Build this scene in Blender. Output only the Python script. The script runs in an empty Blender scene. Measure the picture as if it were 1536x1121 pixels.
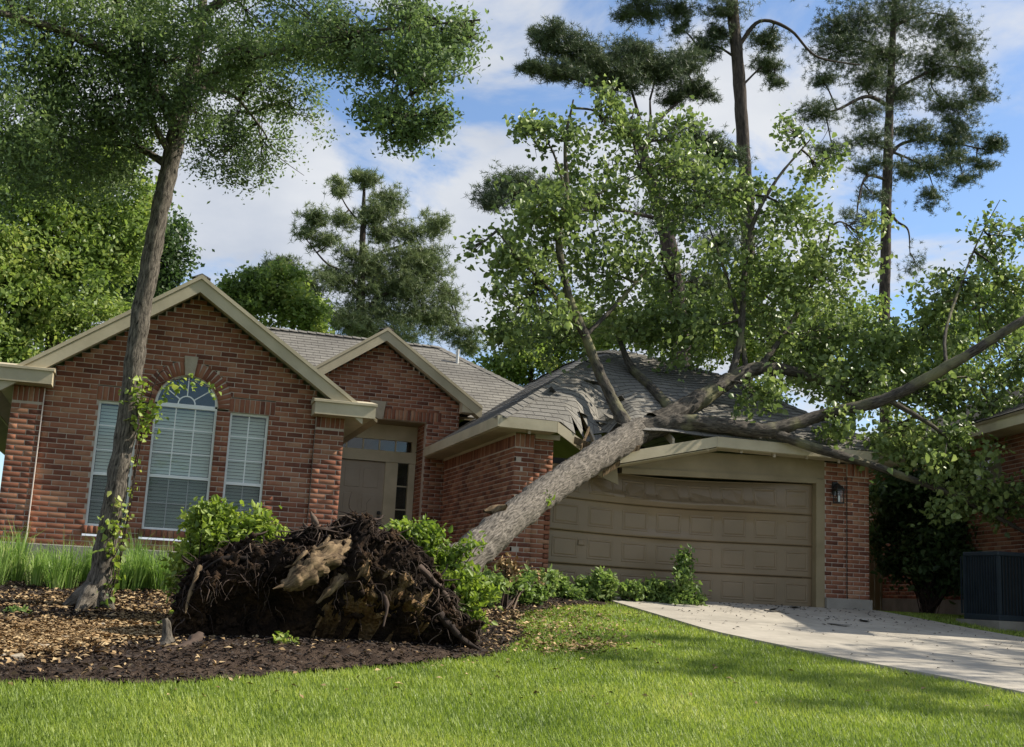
import bpy, math, random
import numpy as np
from mathutils import Vector, Matrix, noise as mnoise

random.seed(7)
rng = np.random.default_rng(11)
SC = bpy.context.scene
COL = SC.collection

# ------------------------------------------------------------------ camera
FPX = 1750.0
YAW, PITCH, ROLL = (math.radians(a) for a in (16.95, 10.65, 2.94))
def cam_axes():
    r = np.array([math.cos(YAW), -math.sin(YAW), 0]); f = np.array([math.sin(YAW), math.cos(YAW), 0]); u = np.array([0, 0, 1.0])
    f2 = f * math.cos(PITCH) + u * math.sin(PITCH); u2 = u * math.cos(PITCH) - f * math.sin(PITCH)
    r3 = r * math.cos(ROLL) + u2 * math.sin(ROLL); u3 = u2 * math.cos(ROLL) - r * math.sin(ROLL)
    return r3, u3, f2
CR, CU, CF = cam_axes()
cd = bpy.data.cameras.new('camera'); cd.sensor_width = 36.0; cd.lens = 36.0 * FPX / 1536.0
cd.clip_start = 0.1; cd.clip_end = 3000
cam = bpy.data.objects.new('camera', cd); COL.objects.link(cam)
cam.matrix_world = Matrix(((CR[0], CU[0], -CF[0], 0), (CR[1], CU[1], -CF[1], 0), (CR[2], CU[2], -CF[2], 0), (0, 0, 0, 1)))
SC.camera = cam
def P(x, y, Y):                      # photo pixel -> world point at depth Y
    d = CR * (x - 768) / FPX - CU * (y - 560.5) / FPX + CF
    return d * (Y / d[1])
def PX(p):                           # world -> photo pixel
    p = np.asarray(p, float); z = p @ CF
    return 768 + FPX * (p @ CR) / z, 560.5 - FPX * (p @ CU) / z, z

# ------------------------------------------------------------------ light
SUN = np.array([1.0, -0.13, 0.84]); SUN /= np.linalg.norm(SUN)
SUN_EL = math.asin(SUN[2]); SUN_AZ = math.atan2(SUN[0], SUN[1])      # azimuth from +Y towards +X
w = bpy.data.worlds.new('World'); SC.world = w; w.use_nodes = True
def build_world():
    nt = w.node_tree; N = nt.nodes; L = nt.links; N.clear()
    out = N.new('ShaderNodeOutputWorld'); bg = N.new('ShaderNodeBackground'); bg.inputs[1].default_value = 0.125
    sky = N.new('ShaderNodeTexSky'); sky.sky_type = 'NISHITA'; sky.sun_disc = False
    sky.sun_elevation = SUN_EL; sky.sun_rotation = SUN_AZ; sky.air_density = 1.0; sky.dust_density = 0.3; sky.ozone_density = 4.5
    tc = N.new('ShaderNodeTexCoord'); sep = N.new('ShaderNodeSeparateXYZ'); L.new(tc.outputs['Generated'], sep.inputs[0])
    # clouds on a plane overhead: direction / (z + 0.35)
    ad = N.new('ShaderNodeMath'); ad.operation = 'ADD'; ad.inputs[1].default_value = 0.30; L.new(sep.outputs[2], ad.inputs[0])
    dv = N.new('ShaderNodeVectorMath'); dv.operation = 'DIVIDE'; L.new(tc.outputs['Generated'], dv.inputs[0])
    cb = N.new('ShaderNodeCombineXYZ'); cb.inputs[2].default_value = 1.0
    L.new(ad.outputs[0], cb.inputs[0]); L.new(ad.outputs[0], cb.inputs[1]); L.new(cb.outputs[0], dv.inputs[1])
    mp = N.new('ShaderNodeMapping'); mp.inputs['Location'].default_value = (4.6, 2.6, 0.0); mp.inputs['Scale'].default_value = (1, 1, 0)
    L.new(dv.outputs[0], mp.inputs[0])
    n1 = N.new('ShaderNodeTexNoise'); n1.inputs['Scale'].default_value = 2.5; n1.inputs['Detail'].default_value = 10; n1.inputs['Roughness'].default_value = 0.57; n1.inputs['Distortion'].default_value = 0.35
    L.new(mp.outputs[0], n1.inputs['Vector'])
    rp = N.new('ShaderNodeValToRGB'); rp.color_ramp.interpolation = 'EASE'
    rp.color_ramp.elements[0].position = 0.42; rp.color_ramp.elements[1].position = 0.56
    rp.color_ramp.elements[0].color = (0.06, 0.06, 0.06, 1)
    L.new(n1.outputs[0], rp.inputs[0])
    n2 = N.new('ShaderNodeTexNoise'); n2.inputs['Scale'].default_value = 3.3; n2.inputs['Detail'].default_value = 8; n2.inputs['Roughness'].default_value = 0.55
    L.new(mp.outputs[0], n2.inputs['Vector'])
    cr = N.new('ShaderNodeValToRGB'); cr.color_ramp.elements[0].position = 0.3; cr.color_ramp.elements[1].position = 0.65
    cr.color_ramp.elements[0].color = (2.9, 3.2, 3.75, 1); cr.color_ramp.elements[1].color = (4.15, 4.3, 4.55, 1)
    L.new(n2.outputs[0], cr.inputs[0])
    mx = N.new('ShaderNodeMix'); mx.data_type = 'RGBA'
    L.new(rp.outputs[0], mx.inputs['Factor']); L.new(sky.outputs[0], mx.inputs[6]); L.new(cr.outputs[0], mx.inputs[7])
    L.new(mx.outputs[2], bg.inputs[0]); L.new(bg.outputs[0], out.inputs[0])
build_world()
sl = bpy.data.lights.new('sun', 'SUN'); sl.energy = 5.0; sl.angle = math.radians(0.55); sl.color = (1.0, 0.93, 0.80)
so = bpy.data.objects.new('sun', sl); COL.objects.link(so)
so.rotation_euler = Vector(-SUN).to_track_quat('-Z', 'Y').to_euler()
SC.view_settings.view_transform = 'Standard'; SC.view_settings.look = 'None'; SC.view_settings.exposure = 0.6; SC.view_settings.gamma = 1.0
SC.view_settings.use_curve_mapping = False
SC.cycles.max_bounces = 6; SC.cycles.transparent_max_bounces = 8

# ------------------------------------------------------------------ helpers
def link(o, parent=None):
    COL.objects.link(o)
    if parent is not None: o.parent = parent
    return o
def tag(o, label=None, cat=None, group=None, kind=None):
    if label: o['label'] = label
    if cat: o['category'] = cat
    if group: o['group'] = group
    if kind: o['kind'] = kind
    return o
def thing(name, label, cat, group=None, loc=(0, 0, 0)):
    o = bpy.data.objects.new(name, None); o.location = loc; o.empty_display_size = 0.3
    return tag(link(o), label, cat, group)
def mesh_np(name, V, F, mat, uv=None, smooth=False):
    """V (n,3); F (m,k) constant-size faces."""
    V = np.ascontiguousarray(V, dtype=np.float32); F = np.ascontiguousarray(F, dtype=np.int32)
    me = bpy.data.meshes.new(name); m, k = F.shape
    me.vertices.add(len(V)); me.vertices.foreach_set('co', V.ravel())
    me.loops.add(m * k); me.loops.foreach_set('vertex_index', F.ravel())
    me.polygons.add(m); me.polygons.foreach_set('loop_start', np.arange(0, m * k, k, dtype=np.int32))
    if uv is not None:
        l = me.uv_layers.new(name='UVMap'); l.data.foreach_set('uv', np.ascontiguousarray(uv[F.ravel()], dtype=np.float32).ravel())
    me.update(calc_edges=True)
    if smooth: me.polygons.foreach_set('use_smooth', np.ones(m, dtype=bool))
    if mat: me.materials.append(mat)
    return me
def obj_np(name, V, F, mat, parent=None, uv=None, smooth=False, base=None):
    V = np.asarray(V, float)
    o = bpy.data.objects.new(name, mesh_np(name, V if base is None else V - np.asarray(base), F, mat, uv, smooth))
    link(o, parent)
    if base is not None: o.location = base
    return o
class MB:
    """collects mixed polygons"""
    def __init__(s): s.v = []; s.f = []; s.uv = []; s.starts = []; s.fstarts = []
    def add(s, vs, fs, uvs=None):
        o = len(s.v); s.starts.append(o); s.fstarts.append(len(s.f)); s.v += [tuple(map(float, p)) for p in vs]; s.f += [tuple(i + o for i in f) for f in fs]
        s.uv += [tuple(u) for u in uvs] if uvs is not None else [(p[0] + p[1], p[2]) for p in vs]
        return s
    def box(s, x0, x1, y0, y1, z0, z1):
        return s.add([(x0, y0, z0), (x1, y0, z0), (x1, y1, z0), (x0, y1, z0), (x0, y0, z1), (x1, y0, z1), (x1, y1, z1), (x0, y1, z1)],
                     [(0, 3, 2, 1), (4, 5, 6, 7), (0, 1, 5, 4), (1, 2, 6, 5), (2, 3, 7, 6), (3, 0, 4, 7)])
    def obox(s, c, ax, ay, az):
        c, ax, ay, az = (np.asarray(q, float) for q in (c, ax, ay, az))
        vs = [c + sx * ax + sy * ay + sz * az for sz in (-1, 1) for sx, sy in ((-1, -1), (1, -1), (1, 1), (-1, 1))]
        return s.add(vs, [(0, 3, 2, 1), (4, 5, 6, 7), (0, 1, 5, 4), (1, 2, 6, 5), (2, 3, 7, 6), (3, 0, 4, 7)])
    def prism(s, poly, ext):
        ext = np.asarray(ext, float); n = len(poly); a = [np.asarray(p, float) for p in poly]; vs = a + [p + ext for p in a]
        return s.add(vs, [tuple(range(n)), tuple(range(2 * n - 1, n - 1, -1))] + [(i, i + n, (i + 1) % n + n, (i + 1) % n) for i in range(n)])
    def beam(s, p0, p1, h, t, up=(0, 0, 1)):
        """board from p0 to p1 (top edge line), height h downwards along -up, thickness t centred"""
        p0, p1, up = (np.asarray(q, float) for q in (p0, p1, up)); d = p1 - p0; side = np.cross(d, up); side /= np.linalg.norm(side)
        a = side * t / 2; b = -up * h
        return s.add([p0 - a, p1 - a, p1 + a, p0 + a, p0 - a + b, p1 - a + b, p1 + a + b, p0 + a + b],
                     [(0, 1, 2, 3), (7, 6, 5, 4), (0, 4, 5, 1), (1, 5, 6, 2), (2, 6, 7, 3), (3, 7, 4, 0)])
    def split(s, name, mat, parent=None, bevel=0):
        """one object per added piece"""
        st = s.starts + [len(s.v)]; fs = s.fstarts + [len(s.f)]; out = []
        for a, b, fa, fb in zip(st[:-1], st[1:], fs[:-1], fs[1:]):
            m = MB(); m.v = s.v[a:b]; m.uv = s.uv[a:b]; m.f = [tuple(i - a for i in f) for f in s.f[fa:fb]]; out.append(m.build(name, mat, parent, bevel=bevel))
        return out
    def build(s, name, mat, parent=None, smooth=False, bevel=0):
        me = bpy.data.meshes.new(name); me.from_pydata(s.v, [], s.f)
        l = me.uv_layers.new(name='UVMap'); idx = np.empty(len(me.loops), dtype=np.int32); me.loops.foreach_get('vertex_index', idx)
        l.data.foreach_set('uv', np.array(s.uv, dtype=np.float32)[idx].ravel())
        import bmesh
        bm = bmesh.new(); bm.from_mesh(me); bmesh.ops.recalc_face_normals(bm, faces=bm.faces)
        if bevel: bmesh.ops.bevel(bm, geom=list(bm.edges), offset=bevel, segments=1, affect='EDGES')
        bm.to_mesh(me); bm.free(); me.update()
        if smooth: me.polygons.foreach_set('use_smooth', np.ones(len(me.polygons), dtype=bool))
        if mat: me.materials.append(mat)
        return link(bpy.data.objects.new(name, me), parent)

def vnoise(p, scale, octv=3, seed=0.0):
    p = np.asarray(p, float) * scale + seed
    return np.array([mnoise.fractal(Vector(q), 0.8, 2.0, octv) for q in p])

def catmull(pts, n):
    pts = np.asarray(pts, float); k = len(pts)
    P_ = np.vstack([2 * pts[0] - pts[1], pts, 2 * pts[-1] - pts[-2]]); out = []
    for i in range(k - 1):
        a, b, c, d = P_[i:i + 4]
        for t in np.linspace(0, 1, n, endpoint=False):
            out.append(0.5 * (2 * b + (c - a) * t + (2 * a - 5 * b + 4 * c - d) * t * t + (3 * b - a - 3 * c + d) * t ** 3))
    out.append(pts[-1]); return np.array(out)
class Tubes:
    def __init__(s): s.V = []; s.F = []; s.UV = []; s.n = 0
    def add(s, pts, rad, sides=8, sub=4, rough=0.0, rscale=3.0, cap=True):
        pts = np.asarray(pts, float); rad = np.asarray(rad, float)
        q = catmull(np.column_stack([pts, rad]), sub) if sub > 1 else np.column_stack([pts, rad])
        c, r = q[:, :3], np.maximum(q[:, 3], 0.001); m = len(c)
        t = np.gradient(c, axis=0); t /= np.linalg.norm(t, axis=1)[:, None] + 1e-9
        ref = np.array([0, 0, 1.0]) if abs(t[0, 2]) < 0.9 else np.array([1.0, 0, 0])
        a = np.cross(t[0], ref); a /= np.linalg.norm(a); ang = np.linspace(0, 2 * math.pi, sides + 1); rings = []
        L = np.concatenate([[0], np.cumsum(np.linalg.norm(np.diff(c, axis=0), axis=1))])
        for i in range(m):
            a = a - t[i] * (a @ t[i]); a /= np.linalg.norm(a) + 1e-9; b = np.cross(t[i], a)
            rings.append(c[i] + r[i] * (np.cos(ang)[:, None] * a + np.sin(ang)[:, None] * b))
        V = np.array(rings)
        if rough > 0:
            k = V[:, :-1].reshape(-1, 3); d = vnoise(k, rscale, 3, 4.2).reshape(m, sides)
            d = np.concatenate([d, d[:, :1]], axis=1); V = c[:, None, :] + (V - c[:, None, :]) * (1 + rough * d)[:, :, None]
        uv = np.stack([np.broadcast_to(ang[None, :] * r.mean(), (m, sides + 1)), np.broadcast_to(L[:, None], (m, sides + 1))], -1)
        i, j = np.meshgrid(np.arange(m - 1), np.arange(sides), indexing='ij'); k = sides + 1
        F = np.stack([i * k + j, i * k + j + 1, (i + 1) * k + j + 1, (i + 1) * k + j], -1).reshape(-1, 4) + s.n
        s.V.append(V.reshape(-1, 3)); s.UV.append(uv.reshape(-1, 2)); s.F.append(F); s.n += m * k
        return c
    def build(s, name, mat, parent=None, smooth=True):
        return obj_np(name, np.vstack(s.V), np.vstack(s.F), mat, parent, np.vstack(s.UV), smooth)

# ------------------------------------------------------------------ materials
def nodes(name):
    m = bpy.data.materials.new(name); m.use_nodes = True; nt = m.node_tree
    return m, nt, nt.nodes, nt.links, nt.nodes['Principled BSDF']
def ramp(N, stops):
    r = N.new('ShaderNodeValToRGB'); e = r.color_ramp.elements
    while len(e) < len(stops): e.new(0.5)
    for el, (p, c) in zip(e, stops): el.position = p; el.color = (*c, 1)
    return r
def mat_noise(name, stops, scale=4, rough=0.85, bump=0.2, bscale=40, detail=5, coord='Object', spec=0.3, stretch=(1, 1, 1), dist=0.02, second=None):
    m, nt, N, L, B = nodes(name); tc = N.new('ShaderNodeTexCoord'); mp = N.new('ShaderNodeMapping'); mp.inputs['Scale'].default_value = stretch
    L.new(tc.outputs[coord], mp.inputs[0]); n = N.new('ShaderNodeTexNoise'); n.inputs['Scale'].default_value = scale; n.inputs['Detail'].default_value = detail; n.inputs['Roughness'].default_value = 0.6
    L.new(mp.outputs[0], n.inputs['Vector']); r = ramp(N, stops); L.new(n.outputs[0], r.inputs[0]); col = r.outputs[0]
    if second:                                            # (scale, dark factor): broad staining
        n3 = N.new('ShaderNodeTexNoise'); n3.inputs['Scale'].default_value = second[0]; n3.inputs['Detail'].default_value = 4; L.new(mp.outputs[0], n3.inputs['Vector'])
        r3 = ramp(N, [(0.35, (second[1],) * 3), (0.6, (1, 1, 1))]); L.new(n3.outputs[0], r3.inputs[0])
        mu = N.new('ShaderNodeMix'); mu.data_type = 'RGBA'; mu.blend_type = 'MULTIPLY'; mu.inputs[0].default_value = 1
        L.new(col, mu.inputs[6]); L.new(r3.outputs[0], mu.inputs[7]); col = mu.outputs[2]
    L.new(col, B.inputs['Base Color']); B.inputs['Roughness'].default_value = rough; B.inputs['Specular IOR Level'].default_value = spec
    if bump:
        n2 = N.new('ShaderNodeTexNoise'); n2.inputs['Scale'].default_value = bscale; n2.inputs['Detail'].default_value = 5; L.new(mp.outputs[0], n2.inputs['Vector'])
        b = N.new('ShaderNodeBump'); b.inputs['Strength'].default_value = bump; b.inputs['Distance'].default_value = dist; L.new(n2.outputs[0], b.inputs['Height']); L.new(b.outputs[0], B.inputs['Normal'])
    return m
def mat_leaf(name, stops, trans=0.4, rough=0.5, tint=(0.55, 0.75, 0.12)):
    m, nt, N, L, B = nodes(name); g = N.new('ShaderNodeNewGeometry'); oi = N.new('ShaderNodeObjectInfo')
    a = N.new('ShaderNodeMath'); a.operation = 'ADD'; L.new(g.outputs['Random Per Island'], a.inputs[0]); L.new(oi.outputs['Random'], a.inputs[1])
    fr = N.new('ShaderNodeMath'); fr.operation = 'FRACT'; L.new(a.outputs[0], fr.inputs[0])
    # clump-scale variation
    tc = N.new('ShaderNodeTexCoord'); n = N.new('ShaderNodeTexNoise'); n.inputs['Scale'].default_value = 0.9; n.inputs['Detail'].default_value = 3; L.new(tc.outputs['Object'], n.inputs['Vector'])
    mm = N.new('ShaderNodeMath'); mm.operation = 'MULTIPLY_ADD'; mm.inputs[1].default_value = 0.55; L.new(fr.outputs[0], mm.inputs[0])
    m2 = N.new('ShaderNodeMath'); m2.operation = 'MULTIPLY_ADD'; m2.inputs[1].default_value = 1.3; m2.inputs[2].default_value = -0.42; L.new(n.outputs[0], m2.inputs[0]); L.new(m2.outputs[0], mm.inputs[2])
    r = ramp(N, stops); L.new(mm.outputs[0], r.inputs[0]); L.new(r.outputs[0], B.inputs['Base Color'])
    B.inputs['Roughness'].default_value = rough; B.inputs['Specular IOR Level'].default_value = 0.35
    t = N.new('ShaderNodeBsdfTranslucent'); mu = N.new('ShaderNodeMix'); mu.data_type = 'RGBA'; mu.blend_type = 'MULTIPLY'; mu.inputs[0].default_value = 1
    hs = N.new('ShaderNodeHueSaturation'); hs.inputs['Value'].default_value = 1.7; hs.inputs['Saturation'].default_value = 1.1; L.new(r.outputs[0], hs.inputs['Color'])
    L.new(hs.outputs[0], t.inputs['Color']); mix = N.new('ShaderNodeMixShader'); mix.inputs[0].default_value = trans
    L.new(B.outputs[0], mix.inputs[1]); L.new(t.outputs[0], mix.inputs[2]); L.new(mix.outputs[0], nt.nodes['Material Output'].inputs['Surface'])
    return m
def mat_island(name, stops, rough=0.85, bump=0.10, bscale=60, nmix=0.35, dist=0.01):
    """solid colour per piece (island / object) plus grain"""
    m, nt, N, L, B = nodes(name); g = N.new('ShaderNodeNewGeometry'); oi = N.new('ShaderNodeObjectInfo'); tc = N.new('ShaderNodeTexCoord')
    wp = N.new('ShaderNodeNewGeometry')
    a = N.new('ShaderNodeMath'); a.operation = 'ADD'; L.new(g.outputs['Random Per Island'], a.inputs[0]); L.new(oi.outputs['Random'], a.inputs[1])
    fr = N.new('ShaderNodeMath'); fr.operation = 'FRACT'; L.new(a.outputs[0], fr.inputs[0])
    n = N.new('ShaderNodeTexNoise'); n.inputs['Scale'].default_value = 14; n.inputs['Detail'].default_value = 4; L.new(wp.outputs['Position'], n.inputs['Vector'])
    mm = N.new('ShaderNodeMath'); mm.operation = 'MULTIPLY_ADD'; mm.inputs[1].default_value = nmix; L.new(n.outputs[0], mm.inputs[0]); 
    sc = N.new('ShaderNodeMath'); sc.operation = 'MULTIPLY_ADD'; sc.inputs[1].default_value = 1 - nmix * 0.6; sc.inputs[2].default_value = -nmix * 0.2; L.new(fr.outputs[0], sc.inputs[0]); L.new(sc.outputs[0], mm.inputs[2])
    r = ramp(N, stops); L.new(mm.outputs[0], r.inputs[0])
    n4 = N.new('ShaderNodeTexNoise'); n4.inputs['Scale'].default_value = 0.9; n4.inputs['Detail'].default_value = 5; L.new(wp.outputs['Position'], n4.inputs['Vector'])
    r4 = ramp(N, [(0.3, (0.72, 0.70, 0.68)), (0.62, (1, 1, 1))]); L.new(n4.outputs[0], r4.inputs[0])
    mu = N.new('ShaderNodeMix'); mu.data_type = 'RGBA'; mu.blend_type = 'MULTIPLY'; mu.inputs[0].default_value = 1
    L.new(r.outputs[0], mu.inputs[6]); L.new(r4.outputs[0], mu.inputs[7]); L.new(mu.outputs[2], B.inputs['Base Color'])
    B.inputs['Roughness'].default_value = rough; B.inputs['Specular IOR Level'].default_value = 0.25
    n2 = N.new('ShaderNodeTexNoise'); n2.inputs['Scale'].default_value = bscale; L.new(wp.outputs['Position'], n2.inputs['Vector'])
    b = N.new('ShaderNodeBump'); b.inputs['Strength'].default_value = bump; b.inputs['Distance'].default_value = dist; L.new(n2.outputs[0], b.inputs['Height']); L.new(b.outputs[0], B.inputs['Normal'])
    return m
def mat_bark(name, dark, light, sc=(9, 2.2), bump=0.8, dist=0.03, lichen=None):
    m, nt, N, L, B = nodes(name); tc = N.new('ShaderNodeTexCoord'); mp = N.new('ShaderNodeMapping'); mp.inputs['Scale'].default_value = (sc[0], sc[1], 1)
    L.new(tc.outputs['UV'], mp.inputs[0]); n = N.new('ShaderNodeTexNoise'); n.inputs['Scale'].default_value = 2.4; n.inputs['Detail'].default_value = 8; n.inputs['Roughness'].default_value = 0.68; n.inputs['Distortion'].default_value = 0.6
    L.new(mp.outputs[0], n.inputs['Vector']); mid = tuple((a + b) / 2 for a, b in zip(dark, light))
    r = ramp(N, [(0.36, dark), (0.5, mid), (0.64, light)]); L.new(n.outputs[0], r.inputs[0]); col = r.outputs[0]
    if lichen:
        n3 = N.new('ShaderNodeTexNoise'); n3.inputs['Scale'].default_value = 2.0; n3.inputs['Detail'].default_value = 6; L.new(tc.outputs['Object'], n3.inputs['Vector'])
        r3 = ramp(N, [(0.50, (0, 0, 0)), (0.66, (0.8, 0.8, 0.8))]); L.new(n3.outputs[0], r3.inputs[0]); mu = N.new('ShaderNodeMix'); mu.data_type = 'RGBA'
        L.new(r3.outputs[0], mu.inputs[0]); L.new(col, mu.inputs[6]); mu.inputs[7].default_value = (*lichen, 1); col = mu.outputs[2]
    L.new(col, B.inputs['Base Color']); B.inputs['Roughness'].default_value = 0.92; B.inputs['Specular IOR Level'].default_value = 0.2
    b = N.new('ShaderNodeBump'); b.inputs['Strength'].default_value = bump; b.inputs['Distance'].default_value = dist; L.new(n.outputs[0], b.inputs['Height']); L.new(b.outputs[0], B.inputs['Normal'])
    return m
M = {}
M['brick'] = mat_island('brick', [(0.0, (0.093, 0.036, 0.025)), (0.2, (0.182, 0.068, 0.041)), (0.45, (0.263, 0.103, 0.059)), (0.7, (0.319, 0.135, 0.077)), (0.9, (0.377, 0.200, 0.119)), (1.0, (0.227, 0.110, 0.073))])
M['mortar'] = mat_noise('mortar', [(0.3, (0.40, 0.32, 0.26)), (0.7, (0.52, 0.43, 0.35))], 6, 0.95, 0.4, 90, dist=0.006)
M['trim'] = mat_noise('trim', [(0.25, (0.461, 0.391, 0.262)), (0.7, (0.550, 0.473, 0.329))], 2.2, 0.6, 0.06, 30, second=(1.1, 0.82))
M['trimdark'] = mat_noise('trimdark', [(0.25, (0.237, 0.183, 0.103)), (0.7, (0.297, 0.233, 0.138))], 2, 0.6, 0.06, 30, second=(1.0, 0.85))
M['garage'] = mat_noise('garage', [(0.25, (0.202, 0.141, 0.077)), (0.7, (0.243, 0.170, 0.097))], 1.5, 0.42, 0.05, 14, spec=0.5, second=(0.8, 0.86))
M['door'] = mat_noise('door', [(0.3, (0.32, 0.265, 0.20)), (0.7, (0.37, 0.31, 0.24))], 3, 0.5, 0.04, 30)
M['shingle'] = None
M['concrete'] = mat_noise('concrete', [(0.25, (0.22, 0.20, 0.17)), (0.7, (0.33, 0.30, 0.26))], 3, 0.95, 0.3, 40, second=(1.3, 0.7))
M['drive'] = mat_noise('drive', [(0.25, (0.34, 0.305, 0.25)), (0.7, (0.45, 0.405, 0.335))], 5, 0.95, 0.35, 70, second=(0.9, 0.80), dist=0.006)
M['white'] = mat_noise('white', [(0.3, (0.76, 0.76, 0.72)), (0.7, (0.84, 0.84, 0.80))], 3, 0.45, 0, 30)
M['caulk_lit_edge'] = mat_noise('caulk_lit_edge', [(0.3, (0.62, 0.52, 0.46)), (0.7, (0.72, 0.62, 0.55))], 8, 0.7, 0, 30)
M['blind'] = mat_noise('blind', [(0.3, (0.61, 0.63, 0.58)), (0.7, (0.67, 0.69, 0.64))], 3, 0.5, 0, 30)
M['stone'] = mat_noise('stone', [(0.3, (0.34, 0.28, 0.20)), (0.7, (0.43, 0.36, 0.27))], 8, 0.9, 0.3, 60)
M['black'] = mat_noise('black', [(0.3, (0.010, 0.010, 0.010)), (0.7, (0.02, 0.02, 0.02))], 3, 0.35, 0, 30, spec=0.5)
M['acmetal'] = mat_noise('acmetal', [(0.3, (0.015, 0.025, 0.033)), (0.7, (0.025, 0.036, 0.045))], 3, 0.5, 0.05, 30)
M['pipe'] = mat_noise('pipe', [(0.3, (0.5, 0.5, 0.48)), (0.7, (0.6, 0.6, 0.58))], 3, 0.5, 0, 30)
def mat_shingle(name, c0, c1):
    m, nt, N, L, B = nodes(name); tc = N.new('ShaderNodeTexCoord')
    br = N.new('ShaderNodeTexBrick'); br.inputs['Scale'].default_value = 1; br.inputs['Brick Width'].default_value = 0.30; br.inputs['Row Height'].default_value = 0.14; br.inputs['Mortar Size'].default_value = 0.006
    br.inputs['Color1'].default_value = (*c0, 1); br.inputs['Color2'].default_value = (*c1, 1); br.inputs['Mortar'].default_value = (c0[0] * .4, c0[1] * .4, c0[2] * .4, 1); L.new(tc.outputs['UV'], br.inputs['Vector'])
    n = N.new('ShaderNodeTexNoise'); n.inputs['Scale'].default_value = 0.8; n.inputs['Detail'].default_value = 6; L.new(tc.outputs['Object'], n.inputs['Vector'])
    r = ramp(N, [(0.3, (0.7, 0.68, 0.66)), (0.65, (1.08, 1.05, 1.0))]); L.new(n.outputs[0], r.inputs[0]); mu = N.new('ShaderNodeMix'); mu.data_type = 'RGBA'; mu.blend_type = 'MULTIPLY'; mu.inputs[0].default_value = 1
    L.new(br.outputs[0], mu.inputs[6]); L.new(r.outputs[0], mu.inputs[7])
    n2 = N.new('ShaderNodeTexNoise'); n2.inputs['Scale'].default_value = 55; n2.inputs['Detail'].default_value = 3; L.new(tc.outputs['Object'], n2.inputs['Vector'])
    r2 = ramp(N, [(0.3, (0.7, 0.7, 0.7)), (0.7, (1.2, 1.2, 1.2))]); L.new(n2.outputs[0], r2.inputs[0]); m2 = N.new('ShaderNodeMix'); m2.data_type = 'RGBA'; m2.blend_type = 'MULTIPLY'; m2.inputs[0].default_value = 1
    L.new(mu.outputs[2], m2.inputs[6]); L.new(r2.outputs[0], m2.inputs[7]); L.new(m2.outputs[2], B.inputs['Base Color']); B.inputs['Roughness'].default_value = 0.95; B.inputs['Specular IOR Level'].default_value = 0.2
    b = N.new('ShaderNodeBump'); b.inputs['Strength'].default_value = 0.5; b.inputs['Distance'].default_value = 0.01; L.new(n2.outputs[0], b.inputs['Height']); L.new(b.outputs[0], B.inputs['Normal'])
    return m
M['shingle'] = mat_shingle('shingle', (0.195, 0.187, 0.172), (0.235, 0.226, 0.208))
M['shingle2'] = mat_shingle('shingle2', (0.10, 0.095, 0.09), (0.15, 0.14, 0.13))
def mat_glass(name):
    m, nt, N, L, B = nodes(name); tr = N.new('ShaderNodeBsdfTransparent'); gl = N.new('ShaderNodeBsdfGlossy'); gl.inputs['Roughness'].default_value = 0.03
    tr.inputs[0].default_value = (0.93, 0.96, 0.94, 1); lw = N.new('ShaderNodeLayerWeight'); lw.inputs[0].default_value = 0.5; pw = N.new('ShaderNodeMath'); pw.operation = 'POWER'; pw.inputs[1].default_value = 4
    ma = N.new('ShaderNodeMath'); ma.operation = 'MULTIPLY_ADD'; ma.inputs[1].default_value = 0.6; ma.inputs[2].default_value = 0.045; mx = N.new('ShaderNodeMixShader')
    L.new(lw.outputs['Facing'], pw.inputs[0]); L.new(pw.outputs[0], ma.inputs[0]); L.new(ma.outputs[0], mx.inputs[0]); L.new(tr.outputs[0], mx.inputs[1]); L.new(gl.outputs[0], mx.inputs[2]); L.new(mx.outputs[0], nt.nodes['Material Output'].inputs['Surface']); return m
M['glass'] = mat_glass('glass')
def mat_screen(name):
    m, nt, N, L, B = nodes(name); tr = N.new('ShaderNodeBsdfTransparent'); d = N.new('ShaderNodeBsdfDiffuse'); d.inputs[0].default_value = (0.05, 0.055, 0.06, 1); mx = N.new('ShaderNodeMixShader'); mx.inputs[0].default_value = 0.20
    L.new(tr.outputs[0], mx.inputs[1]); L.new(d.outputs[0], mx.inputs[2]); L.new(mx.outputs[0], nt.nodes['Material Output'].inputs['Surface']); return m
M['screen'] = mat_screen('screen')
M['room'] = mat_noise('room', [(0.3, (0.05, 0.05, 0.05)), (0.7, (0.08, 0.08, 0.08))], 2, 0.9, 0)
M['bark_fallen'] = mat_bark('bark_fallen', (0.032, 0.027, 0.022), (0.26, 0.228, 0.19), (20, 3.2), 1.0, 0.035)
M['bark_limb_shaded'] = mat_bark('bark_limb_shaded', (0.022, 0.019, 0.016), (0.125, 0.108, 0.088), (15, 3), 0.9, 0.03, lichen=(0.22, 0.21, 0.11))  # darker than the trunk bark: shade under the crown put into the colour
M['bark_oak'] = mat_bark('bark_oak', (0.018, 0.015, 0.012), (0.20, 0.172, 0.138), (16, 4), 0.9, 0.03)
M['bark_pine'] = mat_bark('bark_pine', (0.03, 0.024, 0.021), (0.10, 0.078, 0.065), (6, 1.5), 0.9, 0.05)
M['leaf_oak'] = mat_leaf('leaf_oak', [(0.0, (0.049, 0.074, 0.035)), (0.35, (0.095, 0.140, 0.053)), (0.7, (0.160, 0.225, 0.079)), (1.0, (0.255, 0.314, 0.120))], 0.35)
M['leaf_gum'] = mat_leaf('leaf_gum', [(0.0, (0.060, 0.094, 0.032)), (0.35, (0.122, 0.171, 0.054)), (0.7, (0.209, 0.272, 0.085)), (1.0, (0.353, 0.397, 0.158))], 0.32, 0.42)
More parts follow.
